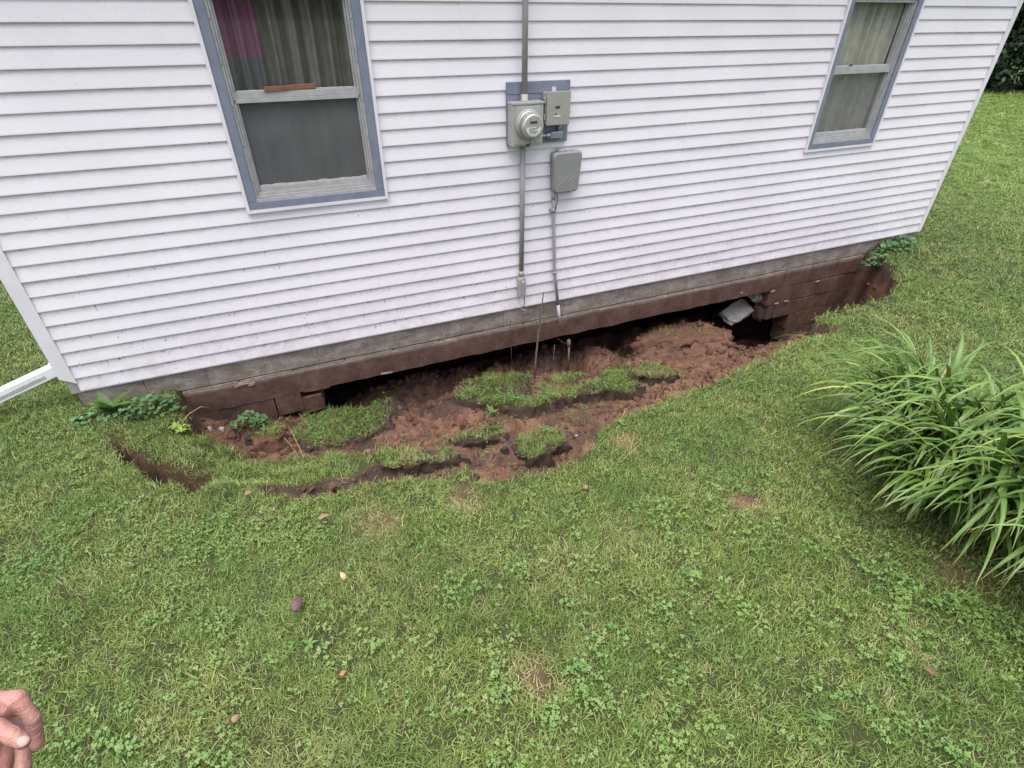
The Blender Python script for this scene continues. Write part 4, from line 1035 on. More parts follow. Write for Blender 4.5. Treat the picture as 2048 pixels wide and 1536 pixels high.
# a greener, longer band along the right lip of the hole
ex_, ey_, _ = project(np.stack([x, y, h], 1)); gs_ = np.where((ex_ < -140) | (ex_ > 2188) | (ey_ > 1676), gs_*1.55, gs_)
sc3 = np.stack([gs_, gs_, gs_**.3*hz], 1)
idx = np.where(rng.uniform(0, 1, n) < .04 + .12*edge*lush, rng.integers(8, 11, n), rng.integers(0, 8, n))
tint = np.clip(.8*dry_amt(x, y)*rng.uniform(.2, 1.3, n), 0, .75)
tint = np.where(rng.uniform(0, 1, n) < .045, np.maximum(tint, .5), tint)
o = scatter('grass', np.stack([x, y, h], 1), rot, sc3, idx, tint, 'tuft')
tag(o, 'mown green lawn grass around the sinkhole', 'grass', kind='stuff')
x, y = sample_lawn(1250, 9, 2, 1.7)
ok, sd, sc = outside_ok(x, y); x, y = x[ok], y[ok]
keep = rng.uniform(0, 1, len(x)) < clov_amt(x, y)*(1-bare_amt(x, y)); x, y = x[keep], y[keep]
h, _, _ = terrain(x, y); n = len(x)
o = scatter('clover', np.stack([x, y, h], 1), np.stack([rng.normal(0, .15, n), rng.normal(0, .15, n), rng.uniform(0, 6.28, n)], 1),
            np.repeat((rng.uniform(.7, 1.2, n)*np.where(y > -2.4, .72, 1.0)*np.clip(np.hypot(x, y-CAM[1])/3.4, 1, 2)**.4)[:, None], 3, 1), rng.integers(0, 5, n), np.clip(rng.normal(.02, .08, n), 0, .4), 'clover')
tag(o, 'round leaved clover growing through the lawn', 'clover', kind='stuff')
# crumbs of soil over the hole floor
n0 = 15000; x = rng.uniform(-1.05, 6.3, n0); y = rng.uniform(-1.9, .5, n0)
sd = poly_sd(x, y, HOLE); sc = poly_sd(x, y, CRACK)
cl_ = sstep(-.1, .5, fbm(x*2, y*2, 19, 3)); keep = ((sd > .03) & (rng.uniform(0, 1, n0) < .25+.75*cl_)) | (sc > .03); x, y = x[keep], y[keep]
h, _, _ = terrain(x, y); n = len(x); s = .004 + .034*rng.uniform(0, 1, n)**5 + .008*rng.uniform(0, 1, n)
big_ = rng.uniform(0, 1, n) < .05; s = np.where(big_, rng.uniform(.022, .05, n), s)
o = scatter('soil_crumbs', np.stack([x, y, h+s*.1], 1), rng.uniform(0, 6.28, (n, 3)), np.repeat(s[:, None], 3, 1), rng.integers(0, 8, n), np.zeros(n), 'crumb')
tag(o, 'loose red brown crumbs of soil on the sinkhole floor', 'soil', kind='stuff')

n0 = 2600; x = rng.uniform(-.9, 5.2, n0); y = rng.uniform(-1.8, .1, n0)
keep = (poly_sd(x, y, HOLE) > .02) & (fbm(x*3.2, y*3.2, 119, 4) > .16); x, y = x[keep], y[keep]; h, _, _ = terrain(x, y); n = len(x)
o = scatter('torn_grass', np.stack([x, y, h+.004], 1), np.stack([rng.normal(0, .5, n), rng.normal(0, .5, n), rng.uniform(0, 6.28, n)], 1), np.repeat(rng.uniform(.5, 1.0, n)[:, None], 3, 1), rng.integers(0, 11, n), np.clip(rng.normal(.25, .2, n), 0, .8), 'tuft')
tag(o, 'sparse torn grass blades strewn over the sinkhole soil', 'grass', kind='stuff')

# ------------------------------------------------------------------ slumped pieces of sod
def pt_in(px_, py_, poly): return poly_sd(px_, py_, poly) > 0
def sod(px_poly, z0, tilt, thick, label, seed, dens=2300, gscale=1.0, grassy=1.0, low=.0):
    W = np.array([at_z(a, b, z0) for a, b in px_poly]); cx, cy = W[:, 0].mean(), W[:, 1].mean()
    # finer, ragged outline
    P = []
    for (a, b) in zip(W, np.roll(W, -1, 0)):
        L = np.hypot(*(b-a)[:2]); k = max(2, int(L/.025))
        for t in np.arange(k)/k: P.append(a[:2]*(1-t)+b[:2]*t)
    P = np.array(P); rad = P-[cx, cy]; nn = np.linalg.norm(rad, axis=1, keepdims=True)
    P = P + rad/nn*(.105*fbm(P[:, 0]*7, P[:, 1]*7, seed, 5, g=.65))[:, None]
    top = lambda x, y: z0 + tilt[0]*(x-cx) + tilt[1]*(y-cy) + .055*fbm(x*4.5, y*4.5, seed+5, 4)
    root = empty('sod_clump', (cx, cy, z0)); tag(root, label, 'sod', 'pieces of turf slumped into the hole')
    bm = bmesh.new(); rings = []
    for f, dz, js in ((.0, 0, 0), (.5, 0, .006), (.85, -.004, .006), (1.0, -.012, .014), (1.03, -.030, .045), (1.07, -.055, .06), (1.14, -thick, .08), (1.26, -thick-.05, .09), (1.0, -thick-.2, .03)):
        if f == 0: c0 = bm.verts.new((0, 0, float(top(np.array([cx]), np.array([cy]))[0])-z0)); continue
        q = [cx, cy] + (P-[cx, cy])*f
        jr = js*fbm(q[:, 0]*24+f*9, q[:, 1]*24, seed+int(f*10), 3)
        q = q + rad/nn*jr[:, None]
        zz = top(q[:, 0], q[:, 1]) + dz*(1+.5*fbm(q[:, 0]*9, q[:, 1]*9, seed+9, 2)) - z0
        rings.append([bm.verts.new((a-cx, b-cy, c)) for (a, b), c in zip(q, zz)])
    n = len(P)
    for k in range(n): bm.faces.new((c0, rings[0][k], rings[0][(k+1) % n]))
    for a, b in zip(rings, rings[1:]):
        for k in range(n): bm.faces.new((a[k], b[k], b[(k+1) % n], a[(k+1) % n]))
    bm_obj('soil', bm, M['clod'] if grassy < .75 else M['topsoil'], root, True)
    lo, hi = P.min(0), P.max(0); m = int(dens*(hi-lo).prod()); r = np.random.default_rng(seed)
    x = r.uniform(lo[0], hi[0], m); y = r.uniform(lo[1], hi[1], m); k = poly_sd(x, y, P) > -.008
    k &= r.uniform(0, 1, m) < grassy*(.30 + 1.25*sstep(-.3, .25, fbm(x*8, y*8, seed+3, 4)))*(.25 + .75*sstep(-.005, .075, poly_sd(x, y, P) + .05*fbm(x*15, y*15, seed+2, 2)))
    x, y = x[k], y[k]; m = len(x); z = top(x, y)
    dry = np.clip(.10 + .35*sstep(.1, .5, fbm(x*5, y*5, seed+8, 3)), 0, .7)*r.uniform(.3, 1.4, m)
    scatter('turf_grass', np.stack([x-cx, y-cy, z-z0], 1), np.stack([r.normal(0, .2, m), r.normal(0, .2, m), r.uniform(0, 6.28, m)], 1),
            np.stack([np.ones(m), np.ones(m), r.uniform(.6, 1.1, m)], 1)*gscale, np.where(r.uniform(0, 1, m) < .15, r.integers(8, 11, m), r.integers(0, 8, m)), np.clip(dry, 0, .8), 'tuft', root)
    k = (r.uniform(0, 1, m) < .22*grassy) & (fbm(x*4, y*4, seed+21, 3) > -.05); q = k.sum()
    if q > 3:
        scatter('turf_clover', np.stack([x-cx, y-cy, z-z0], 1)[k], np.stack([r.normal(0, .2, q), r.normal(0, .2, q), r.uniform(0, 6.28, q)], 1), np.full((q, 3), 1.0)*gscale, r.integers(0, 5, q), np.zeros(q), 'clover', root)
    return root
for d_ in SOD_DEFS: sod(*d_)

# ------------------------------------------------------------------ stems, stakes, stones in the hole
def hit(px, py):
    q = on_ground(px, py); return q
bm = bmesh.new(); tube(bm, [(1.890, -.11, -.66), (1.897, -.11, -.45), (1.915, -.105, -.2), (1.926, -.10, -.08), (1.945, -.10, .12), (1.960, -.10, .29)], [.012, .011, .0095, .009, .007, .0055], 8)
st = empty('sapling', (1.89, -.11, -.60)); tag(st, 'bare brown sapling stem leaning against the foundation', 'sapling')
def child(nm, bm, mat, par):
    o = bm_obj(nm, bm, mat, par, True); o.matrix_parent_inverse = Matrix.Translation(-Vector(par.location)); return o
child('stem', bm, M['twig'], st)
bm = bmesh.new(); tube(bm, [(1.925, -.10, -.07), (1.91, -.105, -.02), (1.895, -.10, .035), (1.875, -.09, .05)], [.006, .005, .004, .002], 6); child('branch', bm, M['twig'], st)
bm = bmesh.new(); tube(bm, [(1.86, -.12, -.62), (1.885, -.11, -.575), (1.93, -.13, -.60), (1.98, -.15, -.575)], [.006, .01, .007, .003], 6); child('root', bm, M['twig'], st)
sk = empty('stake', (2.24, -.15, -.56)); tag(sk, 'short broken grey stake standing in the sod below the pipe end', 'stake')
bm = bmesh.new(); tube(bm, [(2.238, -.15, -.60), (2.235, -.15, -.42), (2.229, -.15, -.30)], [.011, .010, .010], 8); child('shaft', bm, M['twig'], sk)
bm = bmesh.new(); tube(bm, [(2.229, -.15, -.302), (2.226, -.15, -.28), (2.222, -.15, -.235), (2.222, -.15, -.225)], [.011, .019, .018, .010], 8); child('splintered_top', bm, M['twig'], sk)
bm = bmesh.new(); tube(bm, [(2.215, -.145, -.27), (2.18, -.12, -.265), (2.14, -.09, -.235), (2.128, -.07, -.20), (2.13, -.05, -.12)], .0020, 6); o = bm_obj('root_strand', bm, M['bark'], None, True); tag(o, 'thin root curving between the stake top and the beam', 'root')
bm = bmesh.new(); tube(bm, [(2.10, -.10, -.28), (2.095, -.10, -.42), (2.105, -.11, -.52)], .003, 6); o = bm_obj('root_strand', bm, M['twig'], None, True); tag(o, 'fine dark root hanging left of the stake', 'root')
stones = [(1427, 678, .020, 'stone', 'pale pebble on the crumbled soil under the beam'), (445, 862, .028, 'stone', 'whitish stone showing in the earth bank left of the ivy clump'), (432, 872, .022, 'stone', 'small whitish stone low in the left earth bank'), (420, 858, .018, 'stone', 'smallest whitish stone at the top of the left earth bank'),
          (1153, 872, .012, 'pale_print', 'tiny white chip on the bare red soil'), (930, 853, .05, 'clod', 'rounded red brown clod behind the small weed'), (905, 852, .035, 'clod', 'lesser red brown clod next to the rounded clod'), (820, 838, .03, 'clod', 'red brown clod on the soil slope between two sods'), (1300, 720, .045, 'clod', 'dark red clod on the crumbled soil right of the stake'),
          (1380, 735, .04, 'clod', 'red brown clod by the thin grass patch'), (1480, 700, .05, 'clod', 'dark clod at the edge of the black hole'), (1440, 705, .06, 'clod', 'large dark red clod under the right end of the beam'), (1250, 690, .05, 'clod', 'dark clod in the shade below the middle of the beam'), (500, 882, .045, 'topsoil', 'dark earth clod under the ivy clump'), (1010, 905, .04, 'topsoil', 'dark earth clod left of the round sod lump')]
for i, (a, b, s, mt, lbl) in enumerate(stones):
    q = hit(a, b); o = chunk('stone' if mt in ('stone', 'pale_print') else 'soil_clod', q + Vector((0, 0, s*.2)), (s*1.6, s*1.2, s*1.1), 200+i, M[mt], (i, i*1.7, i*.6), .28, 2)
    tag(o, lbl, 'stone' if mt in ('stone', 'pale_print') else 'clod', 'stones and clods in the hole')
q = hit(1006, 950); bm = bmesh.new(); box(bm, -.007, .007, -.003, .003, -.02, .055, .002); o = bm_obj('marker_stake', bm, M['red_plastic']); o.location = q; o.rotation_euler = (R(-12), R(8), .3); tag(o, 'small faded red marker stake at the front lip', 'marker')

# dry grass stems around the left break
stems = [((560, 872), (590, 905), .10), ((575, 850), (615, 935), .16), ((360, 850), (420, 815), .10), ((430, 812), (445, 830), .05), ((545, 838), (570, 820), .06), ((590, 830), (560, 860), .07)]
for i, (p0, p1, hh) in enumerate(stems):
    a = hit(*p0); b = Vector(at_z(p1[0], p1[1], a.z+hh*.35)); m_ = (a+b)/2 + Vector((0, 0, hh*.6))
    bm = bmesh.new(); tube(bm, [a, a*.3+m_*.7, m_*.5+b*.5+Vector((0, 0, hh*.15)), b], [.003, .0025, .002, .001], 5); o = bm_obj('dry_stem', bm, M['straw'], None, True)
    tag(o, ['dry straw stem bending down beside the sod before the gap', 'longest dry straw stem lying over the left pit', 'dry stem arching in front of the left foundation', 'short dry stem against the stained wall left of the ivy', 'dry stem rising right of the ivy clump', 'dry stem below the broken block'][i], 'stem', 'dry stems by the left break')

# ------------------------------------------------------------------ weeds
def leaf_shape(L, W_, fold=.15, curl=.4, n=5, notch=0.0):
    V = []; Fq = []
    for k in range(n+1):
        t = k/n; w_ = W_*math.sin(math.pi*min(1, .08+.92*t)**.8)*.5 if k < n else 0.001
        zc = curl*L*(t-.0)*(.55-t*.75); V += [(-w_, t*L, zc+fold*w_), (0, t*L, zc), (w_, t*L, zc+fold*w_)]
    for k in range(n):
        a = 3*k; Fq += [(a, a+1, a+4, a+3), (a+1, a+2, a+5, a+4)]
    return np_mesh('leaf', V, Fq, True)
def round_leaf(s):
    V = [(0, 0, 0)]; Fq = []
    for k in range(11):
        t = R(-150 + k*30)*.97; rr_ = s*(1+.08*(k % 2)); V.append((math.sin(t)*rr_, math.cos(t)*rr_ , .12*s*(1-.6*(k % 2))))
    for k in range(1, 11): Fq.append((0, k, k+1))
    return np_mesh('leaf', V, Fq, True)
broad = [leaf_shape(L, W_) for L, W_ in ((.13, .055), (.11, .05), (.15, .05))]
small_broad = [leaf_shape(L, W_) for L, W_ in ((.07, .03), (.06, .024))]
rounds = [round_leaf(s) for s in (.018, .022, .015)]
for me_ in broad + small_broad: me_.materials.append(M['weed'])
for me_ in rounds: me_.materials.append(M['ivy'])
yel = leaf_shape(.05, .022); yel.materials.append(M['weed_yellow'])
def rosette(loc, meshes, n, label, seed, s=1.0, up=(15, 60)):
    r = random.Random(seed); root = empty('broadleaf_weed', loc); tag(root, label, 'weed', 'broad leaved weeds')
    for k in range(n):
        o = link('leaf', r.choice(meshes), root); o.rotation_euler = (R(r.uniform(*up)), 0, k*2.4+r.uniform(-.3, .3)); o.scale = (s*r.uniform(.75, 1.15),)*3; o.location = (0, 0, .005+.002*k)
    return root
def ivy(loc, n, rx, ry, hz_, label, seed, s=1.0, mesh=None):
    r = random.Random(seed); root = empty('ground_ivy', loc); tag(root, label, 'ground ivy', 'ground ivy patches')
    for k in range(n):
        a, d = r.uniform(0, 6.28), math.sqrt(r.random()); px_, py_ = rx*d*math.cos(a), ry*d*math.sin(a); zz = hz_*(1-d*d*.8)*r.uniform(.45, 1.05)
        gz = float(height(loc[0]+px_, loc[1]+py_)[0]); zz = max(gz-loc[2], -.12)*.8 + zz + .01
        o = link('leaf', r.choice(mesh or rounds), root); o.location = (px_, py_, zz); o.rotation_euler = (R(r.gauss(12, 16)), R(r.gauss(0, 16)), r.uniform(0, 6.28)); o.scale = (s*r.uniform(.7, 1.25),)*3
    return root
rosette(hit(225, 826) + Vector((0, -.02, .01)), broad, 12, 'broad leaved weed at the left end of the foundation', 1, 1.25, (25, 70))
ivy(hit(305, 826), 130, .20, .09, .13, 'ground ivy patch along the foundation right of the tall weed', 2)
ivy(hit(195, 835), 60, .18, .10, .05, 'ground ivy patch below the broken corner post', 3)
ivy(Vector(at_y(492, 832, -.12)), 80, .13, .09, .11, 'ground ivy clump hanging on the exposed wall face', 4, 1.0)
ivy(hit(1790, 498), 150, .34, .13, .14, 'ground ivy bush by the far right end of the foundation', 5, 1.25)
ivy(hit(1745, 520), 60, .15, .08, .20, 'ground ivy hanging into the right end of the hole', 6, 1.15)
ivy(hit(1385, 643) + Vector((0, 0, .02)), 22, .30, .05, .03, 'few ivy leaves in the shade beneath the beam', 7, .8)
rosette(hit(985, 862) + Vector((0, 0, .16)), small_broad, 9, 'little broad leaved weed on the small sod near the front lip', 8, 1.0, (20, 70))
ivy(hit(358, 856), 26, .05, .04, .05, 'yellow green seedling at the edge of the left pit', 9, 1.0, [yel])
rosette(hit(1380, 1150), small_broad, 8, 'flat broad leaved weed in the open lawn right of centre', 10, .8, (3, 16))
rosette(hit(1700, 985), small_broad, 8, 'broad leaved weed at the left foot of the daylilies', 11, .9, (5, 30))
rosette(hit(1240, 850), small_broad, 7, 'broad leaved weed on the front lip of the hole', 12, .8, (15, 50))
rosette(hit(1330, 822), small_broad, 5, 'single leaf weed in the grass behind the front lip', 13, .8, (10, 40))
rosette(hit(1640, 1440), small_broad, 8, 'broad leaved weed in the lawn at the lower right', 14, .65, (3, 16))
rosette(hit(620, 1290), small_broad, 6, 'pale broad leaved weed below the purple fallen leaf', 15, .62, (3, 18))

# fallen leaves
def fallen(px, py, L, W_, mat, label, seed, rz, lift=.045, tilt=(10, 12), curl=.5):
    me_ = leaf_shape(L, W_, .3, curl, 7); me_.materials.append(M[mat])
    o = link('fallen_leaf', me_); q = hit(px, py); o.location = q + Vector((0, 0, lift)); o.rotation_euler = (R(tilt[0]), R(tilt[1]), rz)
    md = o.modifiers.new('thickness', 'SOLIDIFY'); md.thickness = .0008
    tag(o, label, 'leaf', 'fallen leaves on the lawn')
fallen(592, 1236, .088, .046, 'leaf_purple', 'large purple brown leaf lying on the lawn', 1, -.45, .05, (8, 22), .9)
fallen(694, 1172, .048, .026, 'leaf_yellow', 'pale yellow leaf standing in the grass', 2, .4, .05, (35, 5))
fallen(684, 1362, .032, .018, 'leaf_orange', 'small orange leaf on the lawn below the yellow one', 3, -1.2)
fallen(640, 1050, .060, .026, 'leaf_tan', 'brown pink leaf on the dry patch in front of the lip', 4, -1.5, .05)
fallen(472, 1455, .030, .026, 'leaf_tan', 'tan scrap of leaf at the lower left of the lawn', 5, -.8)
fallen(1858, 1362, .040, .036, 'leaf_brown', 'dull brown leaf among clover at the lower right', 6, .2)
fallen(2034, 1412, .060, .030, 'leaf_tan', 'curled tan leaf at the right edge of the picture', 7, -1.9)
fallen(1168, 988, .032, .024, 'leaf_tan', 'pinkish leaf in the grass before the centre of the hole', 8, -1.0)
fallen(494, 1000, .040, .026, 'leaf_tan', 'tan chip on the grass at the left front lip', 9, -1.3)
fallen(1556, 945, .05, .014, 'leaf_tan', 'straw coloured blade lying left of the daylilies', 10, 2.2)

# ------------------------------------------------------------------ daylily clump
def blade_mesh(seed, L, W_, a0, bend, kink):
    r = random.Random(seed); V = []; Fq = []; S = []; n = 11; p = np.array([0., 0., 0.]); ang = R(a0); sway = r.uniform(-.35, .35)
    for k in range(n+1):
        t = k/n; w_ = W_*.5*(min(1, .55+t*1.8))*(1-t**2.6)
        if k == n: w_ = .0004
        sx = sway*L*t*t*.35
        V += [(p[0]+sx-w_, p[1], p[2]+w_*.5), (p[0]+sx, p[1], p[2]), (p[0]+sx+w_, p[1], p[2]+w_*.5)]; S += [t]*3
        p = p + np.array([0, math.cos(ang), math.sin(ang)])*L/n
        ang -= R(bend)*(t**1.1)*2.1/n + (R(kink) if k == int(n*.62) else 0)
    for k in range(n):
        a = 3*k; Fq += [(a, a+1, a+4, a+3), (a+1, a+2, a+5, a+4)]
    me_ = np_mesh('blade', V, Fq, True); at_ = me_.attributes.new('shade', 'FLOAT', 'POINT'); at_.data.foreach_set('value', np.array(S, np.float32)); return me_
lr = random.Random(21)
blades = [blade_mesh(s, lr.uniform(.74, 1.12), lr.uniform(.027, .043), lr.uniform(48, 78), lr.uniform(100, 160), lr.choice([0, 0, 0, 25, 45])) for s in range(26)]
for me_ in blades: me_.materials.append(M['lily'])
dead = [blade_mesh(90+s, lr.uniform(.3, .5), .010, lr.uniform(20, 50), lr.uniform(60, 110), 20) for s in range(4)]
for me_ in dead: me_.materials.append(M['lily_dead'])
lily = empty('daylily_clump', (3.45, -2.85, .10)); tag(lily, 'large clump of arching strap leaved daylilies at the right edge of the lawn', 'daylily')
crowns = [(2.88, -2.94), (2.88, -3.20), (2.90, -3.48), (3.08, -2.76), (3.12, -3.02), (3.02, -3.70), (3.27, -2.56), (3.22, -3.30), (3.42, -2.82), (3.46, -3.08), (3.55, -2.50), (2.98, -3.98), (3.60, -3.30), (2.78, -3.80), (3.20, -3.74)]
def place_blade(ci):
    cx, cy = crowns[ci]; gz = float(crown_z[ci]); az = lr.uniform(0, 2*math.pi)
    if lr.random() < .72: az = math.atan2(-(cx-4.1), (cy+2.75)) + lr.gauss(0, .65)      # lean out of the clump
    s_ = lr.uniform(.72, 1.06)*(.92 if cy > -2.95 else 1.0)
    return (cx-3.45+lr.gauss(0, .055), cy+2.85+lr.gauss(0, .055), gz-.10), az, (s_*lr.uniform(.85, 1.15), s_, s_*lr.uniform(.85, 1.25))
crown_z = [height(cx, cy)[0] for cx, cy in crowns]
for k in range(300):
    o = link('leaf', lr.choice(blades), lily); o.location, az, o.scale = place_blade(k % 15); o.rotation_euler = (0, 0, az)
for k in range(30):
    cx, cy = crowns[k % 15]; o = link('dead_leaf', lr.choice(dead), lily); o.location = (cx-3.45+lr.gauss(0, .06), cy+2.85+lr.gauss(0, .06), crown_z[k % 15]-.10); o.rotation_euler = (0, 0, lr.uniform(0, 6.28)); o.scale = (1, lr.uniform(.7, 1.2), 1)
# the inner leaves past the first three hundred, as one mass
VV, FF, SS = [], [], []; off = 0
for k in range(1150):
    me_ = lr.choice(blades); loc, az, sc_ = place_blade(k % 15); nv = len(me_.vertices)
    v = np.empty(nv*3, np.float32); me_.vertices.foreach_get('co', v); v = v.reshape(-1, 3)*(np.array(sc_)*[1, .86, .92])
    ca, sa = math.cos(az), math.sin(az); v = np.stack([v[:, 0]*ca-v[:, 1]*sa, v[:, 0]*sa+v[:, 1]*ca, v[:, 2]], 1) + loc
    VV.append(v); FF.append(np.array([tuple(p.vertices) for p in me_.polygons]) + off); off += nv; SS.append(np.repeat(np.linspace(0, 1, nv//3), 3))
me_ = np_mesh('inner_leaves', np.concatenate(VV), np.concatenate(FF), True); at_ = me_.attributes.new('shade', 'FLOAT', 'POINT'); at_.data.foreach_set('value', np.concatenate(SS).astype(np.float32))
o = link('inner_leaves', me_, lily, M['lily']); o['kind'] = 'stuff'
for i, (cx, cy, az, tl, L) in enumerate(((3.25, -2.62, .4, 18, .55), (3.55, -2.95, 2.2, 22, .5), (3.62, -2.98, 1.5, 14, .42), (3.35, -2.9, 4, 25, .4))):
    gz = float(height(cx, cy)[0]); dx, dy = math.sin(R(tl))*math.cos(az), math.sin(R(tl))*math.sin(az)
    bm = bmesh.new(); tube(bm, [(0, 0, 0), (dx*L*.5, dy*L*.5, L*.5), (dx*L, dy*L, L)], [.006, .005, .004], 6); o = bm_obj('flower_stalk', bm, M['straw'], lily, True); o.location = (cx-3.45, cy+2.85, gz-.10)

# ------------------------------------------------------------------ trees beyond the lawn
def tree(loc, H, rx, n, seed, label, ls=.16):
    r = np.random.default_rng(seed); root = empty('tree', loc); tag(root, label, 'tree', 'trees beyond the lawn')
    bm = bmesh.new(); tube(bm, [(0, 0, -.2), (.05, 0, H*.3), (.0, .1, H*.75)], [.16, .12, .05], 8)
    for k in range(6):
        a = r.uniform(0, 6.28); zb = H*r.uniform(.15, .55); tube(bm, [(0, 0, zb), (rx*.4*math.cos(a), rx*.4*math.sin(a), zb+H*.12), (rx*.8*math.cos(a), rx*.8*math.sin(a), zb+H*.2)], [.06, .04, .015], 6)
    bm_obj('trunk', bm, M['bark'], root, True)
    nb = 90; bc = r.normal(0, 1, (nb, 3)); bc /= np.linalg.norm(bc, axis=1, keepdims=True); bc *= r.uniform(.35, .95, (nb, 1))
    bc = bc*[rx, rx, H*.5] + [0, 0, H*.5]; br = r.uniform(.35, .8, nb)*rx*.42
    k = r.integers(0, nb, n); d = r.normal(0, 1, (n, 3)); d /= np.linalg.norm(d, axis=1, keepdims=True)
    c = bc[k] + d*(br[k]*r.uniform(.55, 1.05, n)**.5)[:, None]; c[:, 2] = np.maximum(c[:, 2], .05)
    u = r.normal(0, 1, (n, 3)); u /= np.linalg.norm(u, axis=1, keepdims=True); v = np.cross(u, d); v /= np.linalg.norm(v, axis=1, keepdims=True)+1e-9
    s = (ls*r.uniform(.6, 1.3, n))[:, None]
    V = np.stack([c-u*s*.5, c+v*s*.3, c+u*s*.5, c-v*s*.3], 1).reshape(-1, 3); Fq = np.arange(4*n).reshape(-1, 4)
    link('crown', np_mesh('crown', V, Fq), root, M['tree_leaf'])
tl = [(24.2, 11.5, 7.5, 2.6, 'dense dark tree just past the right house corner'), (26.5, 9.2, 6.5, 2.8, 'dark bushy tree at the right edge of the far lawn'), (29.5, 6.5, 7, 3.0, 'dark tree out by the right of the far lawn'), (27.5, 14.0, 9, 3.2, 'taller dark tree behind the one past the house corner'), (32, 2.5, 7, 3, 'far dark tree outermost on the right'), (23.5, 15.5, 8, 3, 'dark tree mostly hidden behind the house corner')]
for i, (a, b, H, rx, lbl) in enumerate(tl): tree((a, b, float(height(a, b)[0])), H, rx, 10000, 300+i, lbl, .34)

def shrub(loc, H, rx, n, seed, label):
    r = np.random.default_rng(seed); root = empty('shrub', loc); tag(root, label, 'shrub', 'shrubs under the far trees')
    bm = bmesh.new()
    for k in range(7):
        a = r.uniform(0, 6.28); tube(bm, [(0, 0, -.1), (rx*.35*math.cos(a), rx*.35*math.sin(a), H*.4), (rx*.7*math.cos(a), rx*.7*math.sin(a), H*.75)], [.04, .03, .01], 5)
    bm_obj('stems', bm, M['bark'], root, True)
    nb = 50; bc = r.normal(0, 1, (nb, 3)); bc /= np.linalg.norm(bc, axis=1, keepdims=True); bc = bc*r.uniform(.3, 1, (nb, 1))*[rx, rx, H*.5] + [0, 0, H*.45]
    k = r.integers(0, nb, n); d = r.normal(0, 1, (n, 3)); d /= np.linalg.norm(d, axis=1, keepdims=True)
    c = bc[k] + d*(rx*.34*r.uniform(.4, 1.05, n))[:, None]; c[:, 2] = np.abs(c[:, 2])+.03
    u = r.normal(0, 1, (n, 3)); u /= np.linalg.norm(u, axis=1, keepdims=True); v = np.cross(u, d); v /= np.linalg.norm(v, axis=1, keepdims=True)+1e-9
    s_ = (.17*r.uniform(.6, 1.3, n))[:, None]
    link('foliage', np_mesh('foliage', np.stack([c-u*s_*.5, c+v*s_*.3, c+u*s_*.5, c-v*s_*.3], 1).reshape(-1, 3), np.arange(4*n).reshape(-1, 4)), root, M['tree_leaf'])
for i, (a, b, H, rx, lbl) in enumerate(((23.2, 11.6, 3.4, 2.0, 'low dark shrub just past the right house corner'), (25.2, 9.9, 3.6, 2.1, 'low dark shrub next to the one by the house corner'), (27.4, 8.0, 3.2, 2.1, 'low dark shrub at the right picture edge'), (29.8, 5.6, 3.4, 2.2, 'low dark shrub further out to the right'), (21.5, 13.6, 3.4, 2.1, 'low dark shrub mostly behind the house corner'))):
    shrub((a, b, float(height(a, b)[0])), H, rx, 9000, 400+i, lbl)

# ------------------------------------------------------------------ the person pointing in from the left
def roundcone(bm, a, b, ra, rb):
    a, b = Vector(a), Vector(b); n = 14
    for c, rd in ((a, ra), (b, rb)): bmesh.ops.create_icosphere(bm, subdivisions=2, radius=rd, matrix=Matrix.Translation(c))
    if (b-a).length > 1e-4:
        q = (b-a).to_track_quat('Z', 'Y').to_matrix().to_4x4(); q.translation = (a+b)/2
        bmesh.ops.create_cone(bm, cap_ends=True, segments=n, radius1=ra*.985, radius2=rb*.985, depth=(b-a).length, matrix=q)
def fuse(chains, voxel, smooth=4):
    bm = bmesh.new()
    for ch in chains:
        for (p, r0), (q, r1) in zip(ch, ch[1:]): roundcone(bm, p, q, r0, r1)
    me_ = bpy.data.meshes.new('tmp'); bm.to_mesh(me_); bm.free(); o = bpy.data.objects.new('tmp', me_); COL.objects.link(o)
    md = o.modifiers.new('r', 'REMESH'); md.mode = 'VOXEL'; md.voxel_size = voxel
    sm = o.modifiers.new('s', 'SMOOTH'); sm.iterations = smooth; sm.factor = .5
    dg = bpy.context.evaluated_depsgraph_get(); ev = o.evaluated_get(dg); out = bpy.data.meshes.new_from_object(ev)
    bpy.data.objects.remove(o); bpy.data.meshes.remove(me_); out.polygons.foreach_set('use_smooth', [True]*len(out.polygons)); return out
PX = lambda px, py, d, rp: (at_d(px, py, d), rp*d/FPX)
wrist = PX(-190, 1462, .60, 46); 
kn = {'i': PX(-52, 1406, .590, 24), 'm': PX(-58, 1432, .622, 23), 'r': PX(-70, 1452, .648, 22), 'p': PX(-84, 1478, .668, 19)}
hand = [[wrist, kn['i'], PX(36, 1397, .585, 16), PX(66, 1440, .585, 14.5), PX(75, 1488, .588, 12.5)],
        [wrist, kn['m'], PX(30, 1424, .622, 16), PX(48, 1480, .600, 14.5), PX(46, 1535, .585, 13.5), PX(40, 1556, .582, 12)],
        [wrist, kn['r'], PX(8, 1448, .646, 15), PX(20, 1500, .612, 14), PX(8, 1545, .59, 13), PX(0, 1562, .588, 12)],
        [wrist, kn['p'], PX(-18, 1478, .664, 13), PX(-12, 1520, .640, 12), PX(-22, 1555, .62, 11)],
        [wrist, PX(-120, 1462, .565, 32), PX(-58, 1446, .548, 23), PX(-6, 1456, .540, 17.5), PX(26, 1472, .537, 16.5), PX(46, 1484, .536, 14)],
        [kn['i'], kn['m'], kn['r'], kn['p']], [PX(-120, 1450, .60, 34), PX(-62, 1470, .60, 26), PX(-70, 1490, .63, 22)], [PX(-58, 1446, .555, 22), kn['i']], [PX(-40, 1428, .566, 23), PX(6, 1424, .574, 17), PX(30, 1422, .584, 12)]]
